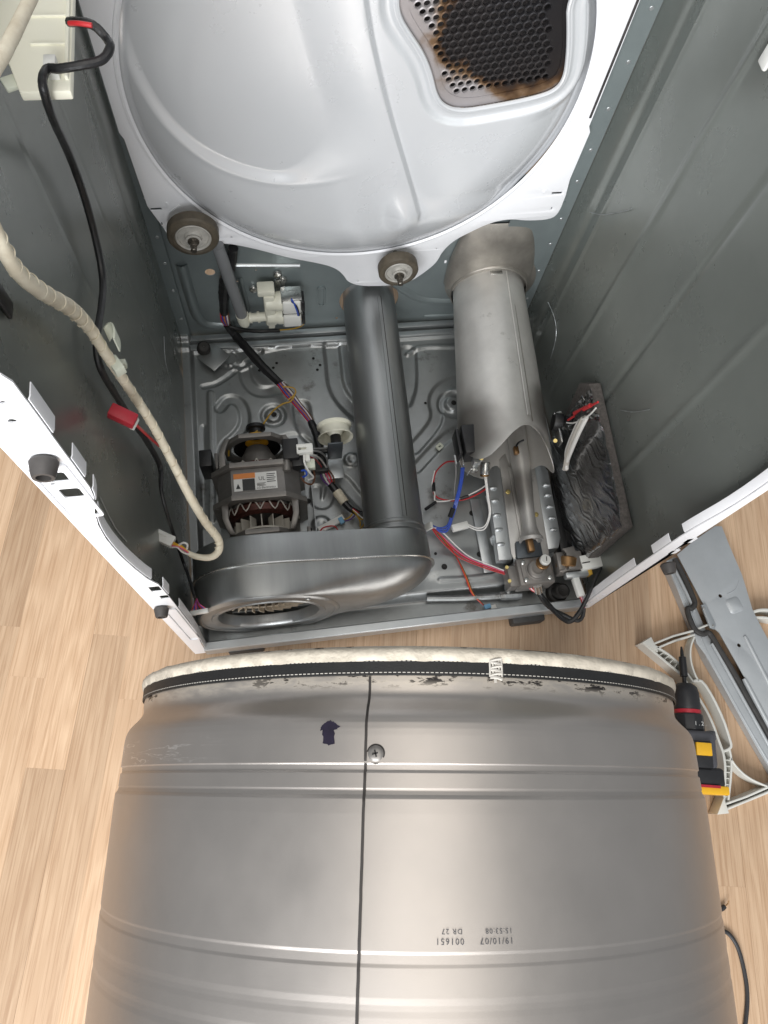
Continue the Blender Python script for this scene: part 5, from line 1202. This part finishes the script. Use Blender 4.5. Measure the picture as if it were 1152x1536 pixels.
# cordless drill on its side
dz = .045
dr_ = thing('cordless_drill', 'black and yellow cordless drill driver lying on the floor beside the drum', 'drill', tuple(P(1045, 1100, z=0)))
da, db_ = P(1022, 970, z=dz), P(1042, 1200, z=dz); dax = (db_ - da).normalized()
def dpt(px, py): return P(px, py, z=dz)
def on(t): return da + dax * t
def tpx(px, py): return (dpt(px, py) - da).dot(dax)
t_tip = 0; t1 = tpx(1027, 985); t2 = tpx(1031, 1015); t3 = tpx(1033, 1026); t4 = tpx(1037, 1040); t5 = tpx(1042, 1066); t6 = tpx(1044, 1072); t7 = tpx(1050, 1098); t8 = tpx(1060, 1155)
M().lathe([(0, .0015), (t1 * .5, .0028), (t1, .0032), (t1 + .001, .0060), (t2 * .6 + t1 * .4, .0066), (t2, .0064), (t2 + .001, .0035), (t3, .0035)], da, dax, 20, (True, True)).build('driver_bit', m_black, dr_)
M().lathe([(t3, .012), (t3 + .002, .0145), (t4 * .4 + t3 * .6, .019), (t4, .0215), (t5 - .004, .0225), (t5, .021)], da, dax, 36, (True, True)).build('chuck', m_drillb, dr_)
M().lathe([(t5, .0222), (t6, .0222)], da, dax, 36, (True, True)).build('red_ring', m_redc, dr_)
M().lathe([(t6, .0235), (t6 + .002, .0250), (t7 - .002, .0258), (t7, .0245)], da, dax, 10, (True, True)).build('torque_collar', m_drillb, dr_, bevel=.0012)
dn = Vector((-dax.y, dax.x, 0)); rotd = Matrix((dn, dax, Vector((0, 0, 1)))).transposed()
bc_ = on((t7 + t8) / 2)
M().box(bc_ + Vector((0, 0, -.002)), (.062, t8 - t7, .066), rotd).build('motor_body', m_drillg, dr_, bevel=.008, seg=3)
M().box(bc_ + Vector((0, 0, .0300)) + dax * .008, (.040, (t8 - t7) * .7, .010), rotd).build('grip_plate', m_drillb, dr_, bevel=.003)
M().box(on((t7 + t8) / 2) + dn * .004 + Vector((0, 0, .0365)), (.026, .020, .006), rotd).build('yellow_switch', m_drilly, dr_, bevel=.0015)
M().box(on(t8 + .012) + dn * .004 + Vector((0, 0, .0)), (.072, .030, .060), rotd).build('motor_cap', m_drillb, dr_, bevel=.006, seg=3)
M().box(on(t8 + .031) + dn * .006 + Vector((0, 0, .004)), (.078, .014, .052), rotd).build('yellow_base', m_drilly, dr_, bevel=.003)
M().box(on(t8 + .026) + dn * .004 + Vector((0, 0, .031)), (.050, .004, .002), rotd).build('base_slot', m_redc, dr_)
M().box(on(t7 + .006) + dn * .031, (.012, .016, .040), rotd).build('side_housing', m_drillg, dr_, bevel=.003)
M().box(on((t7 + t8) / 2 + .004) + Vector((0, 0, -.034)) - dn * .06, (.11, .036, .020), rotd).build('handle', m_drillb, dr_, bevel=.006, seg=3)
text('collar_mark', '1 . 2 .', .009, lambda u, v: on(t7 - .008) + dn * (u - .002) + dax * (-v) + Vector((0, 0, .0262 - .3 * 0)), m_lab_w, dr_)

# black cord on the floor
cdp = thing('power_cord', 'black power cord end curving across the oak floor next to the drum', 'cord', tuple(P(1110, 1450, z=0)))
wire([P(1078, 1396, z=.004), P(1092, 1400, z=.004), P(1106, 1420, z=.004), P(1116, 1455, z=.004), P(1121, 1495, z=.004), P(1117, 1545, z=.004), P(1108, 1600, z=.004)], .0032, m_cord, cdp, 'cord_jacket', 10)
wire([P(1076, 1366, z=.005), P(1084, 1362, z=.005), P(1088, 1359, z=.006)], [.004, .004, .0028], m_cord, cdp, 'cord_boot', 10)
wire([P(1088, 1359, z=.006), P(1092, 1355, z=.008), P(1093, 1351, z=.010)], .0009, m_bronze, cdp, 'bare_wire', 6)
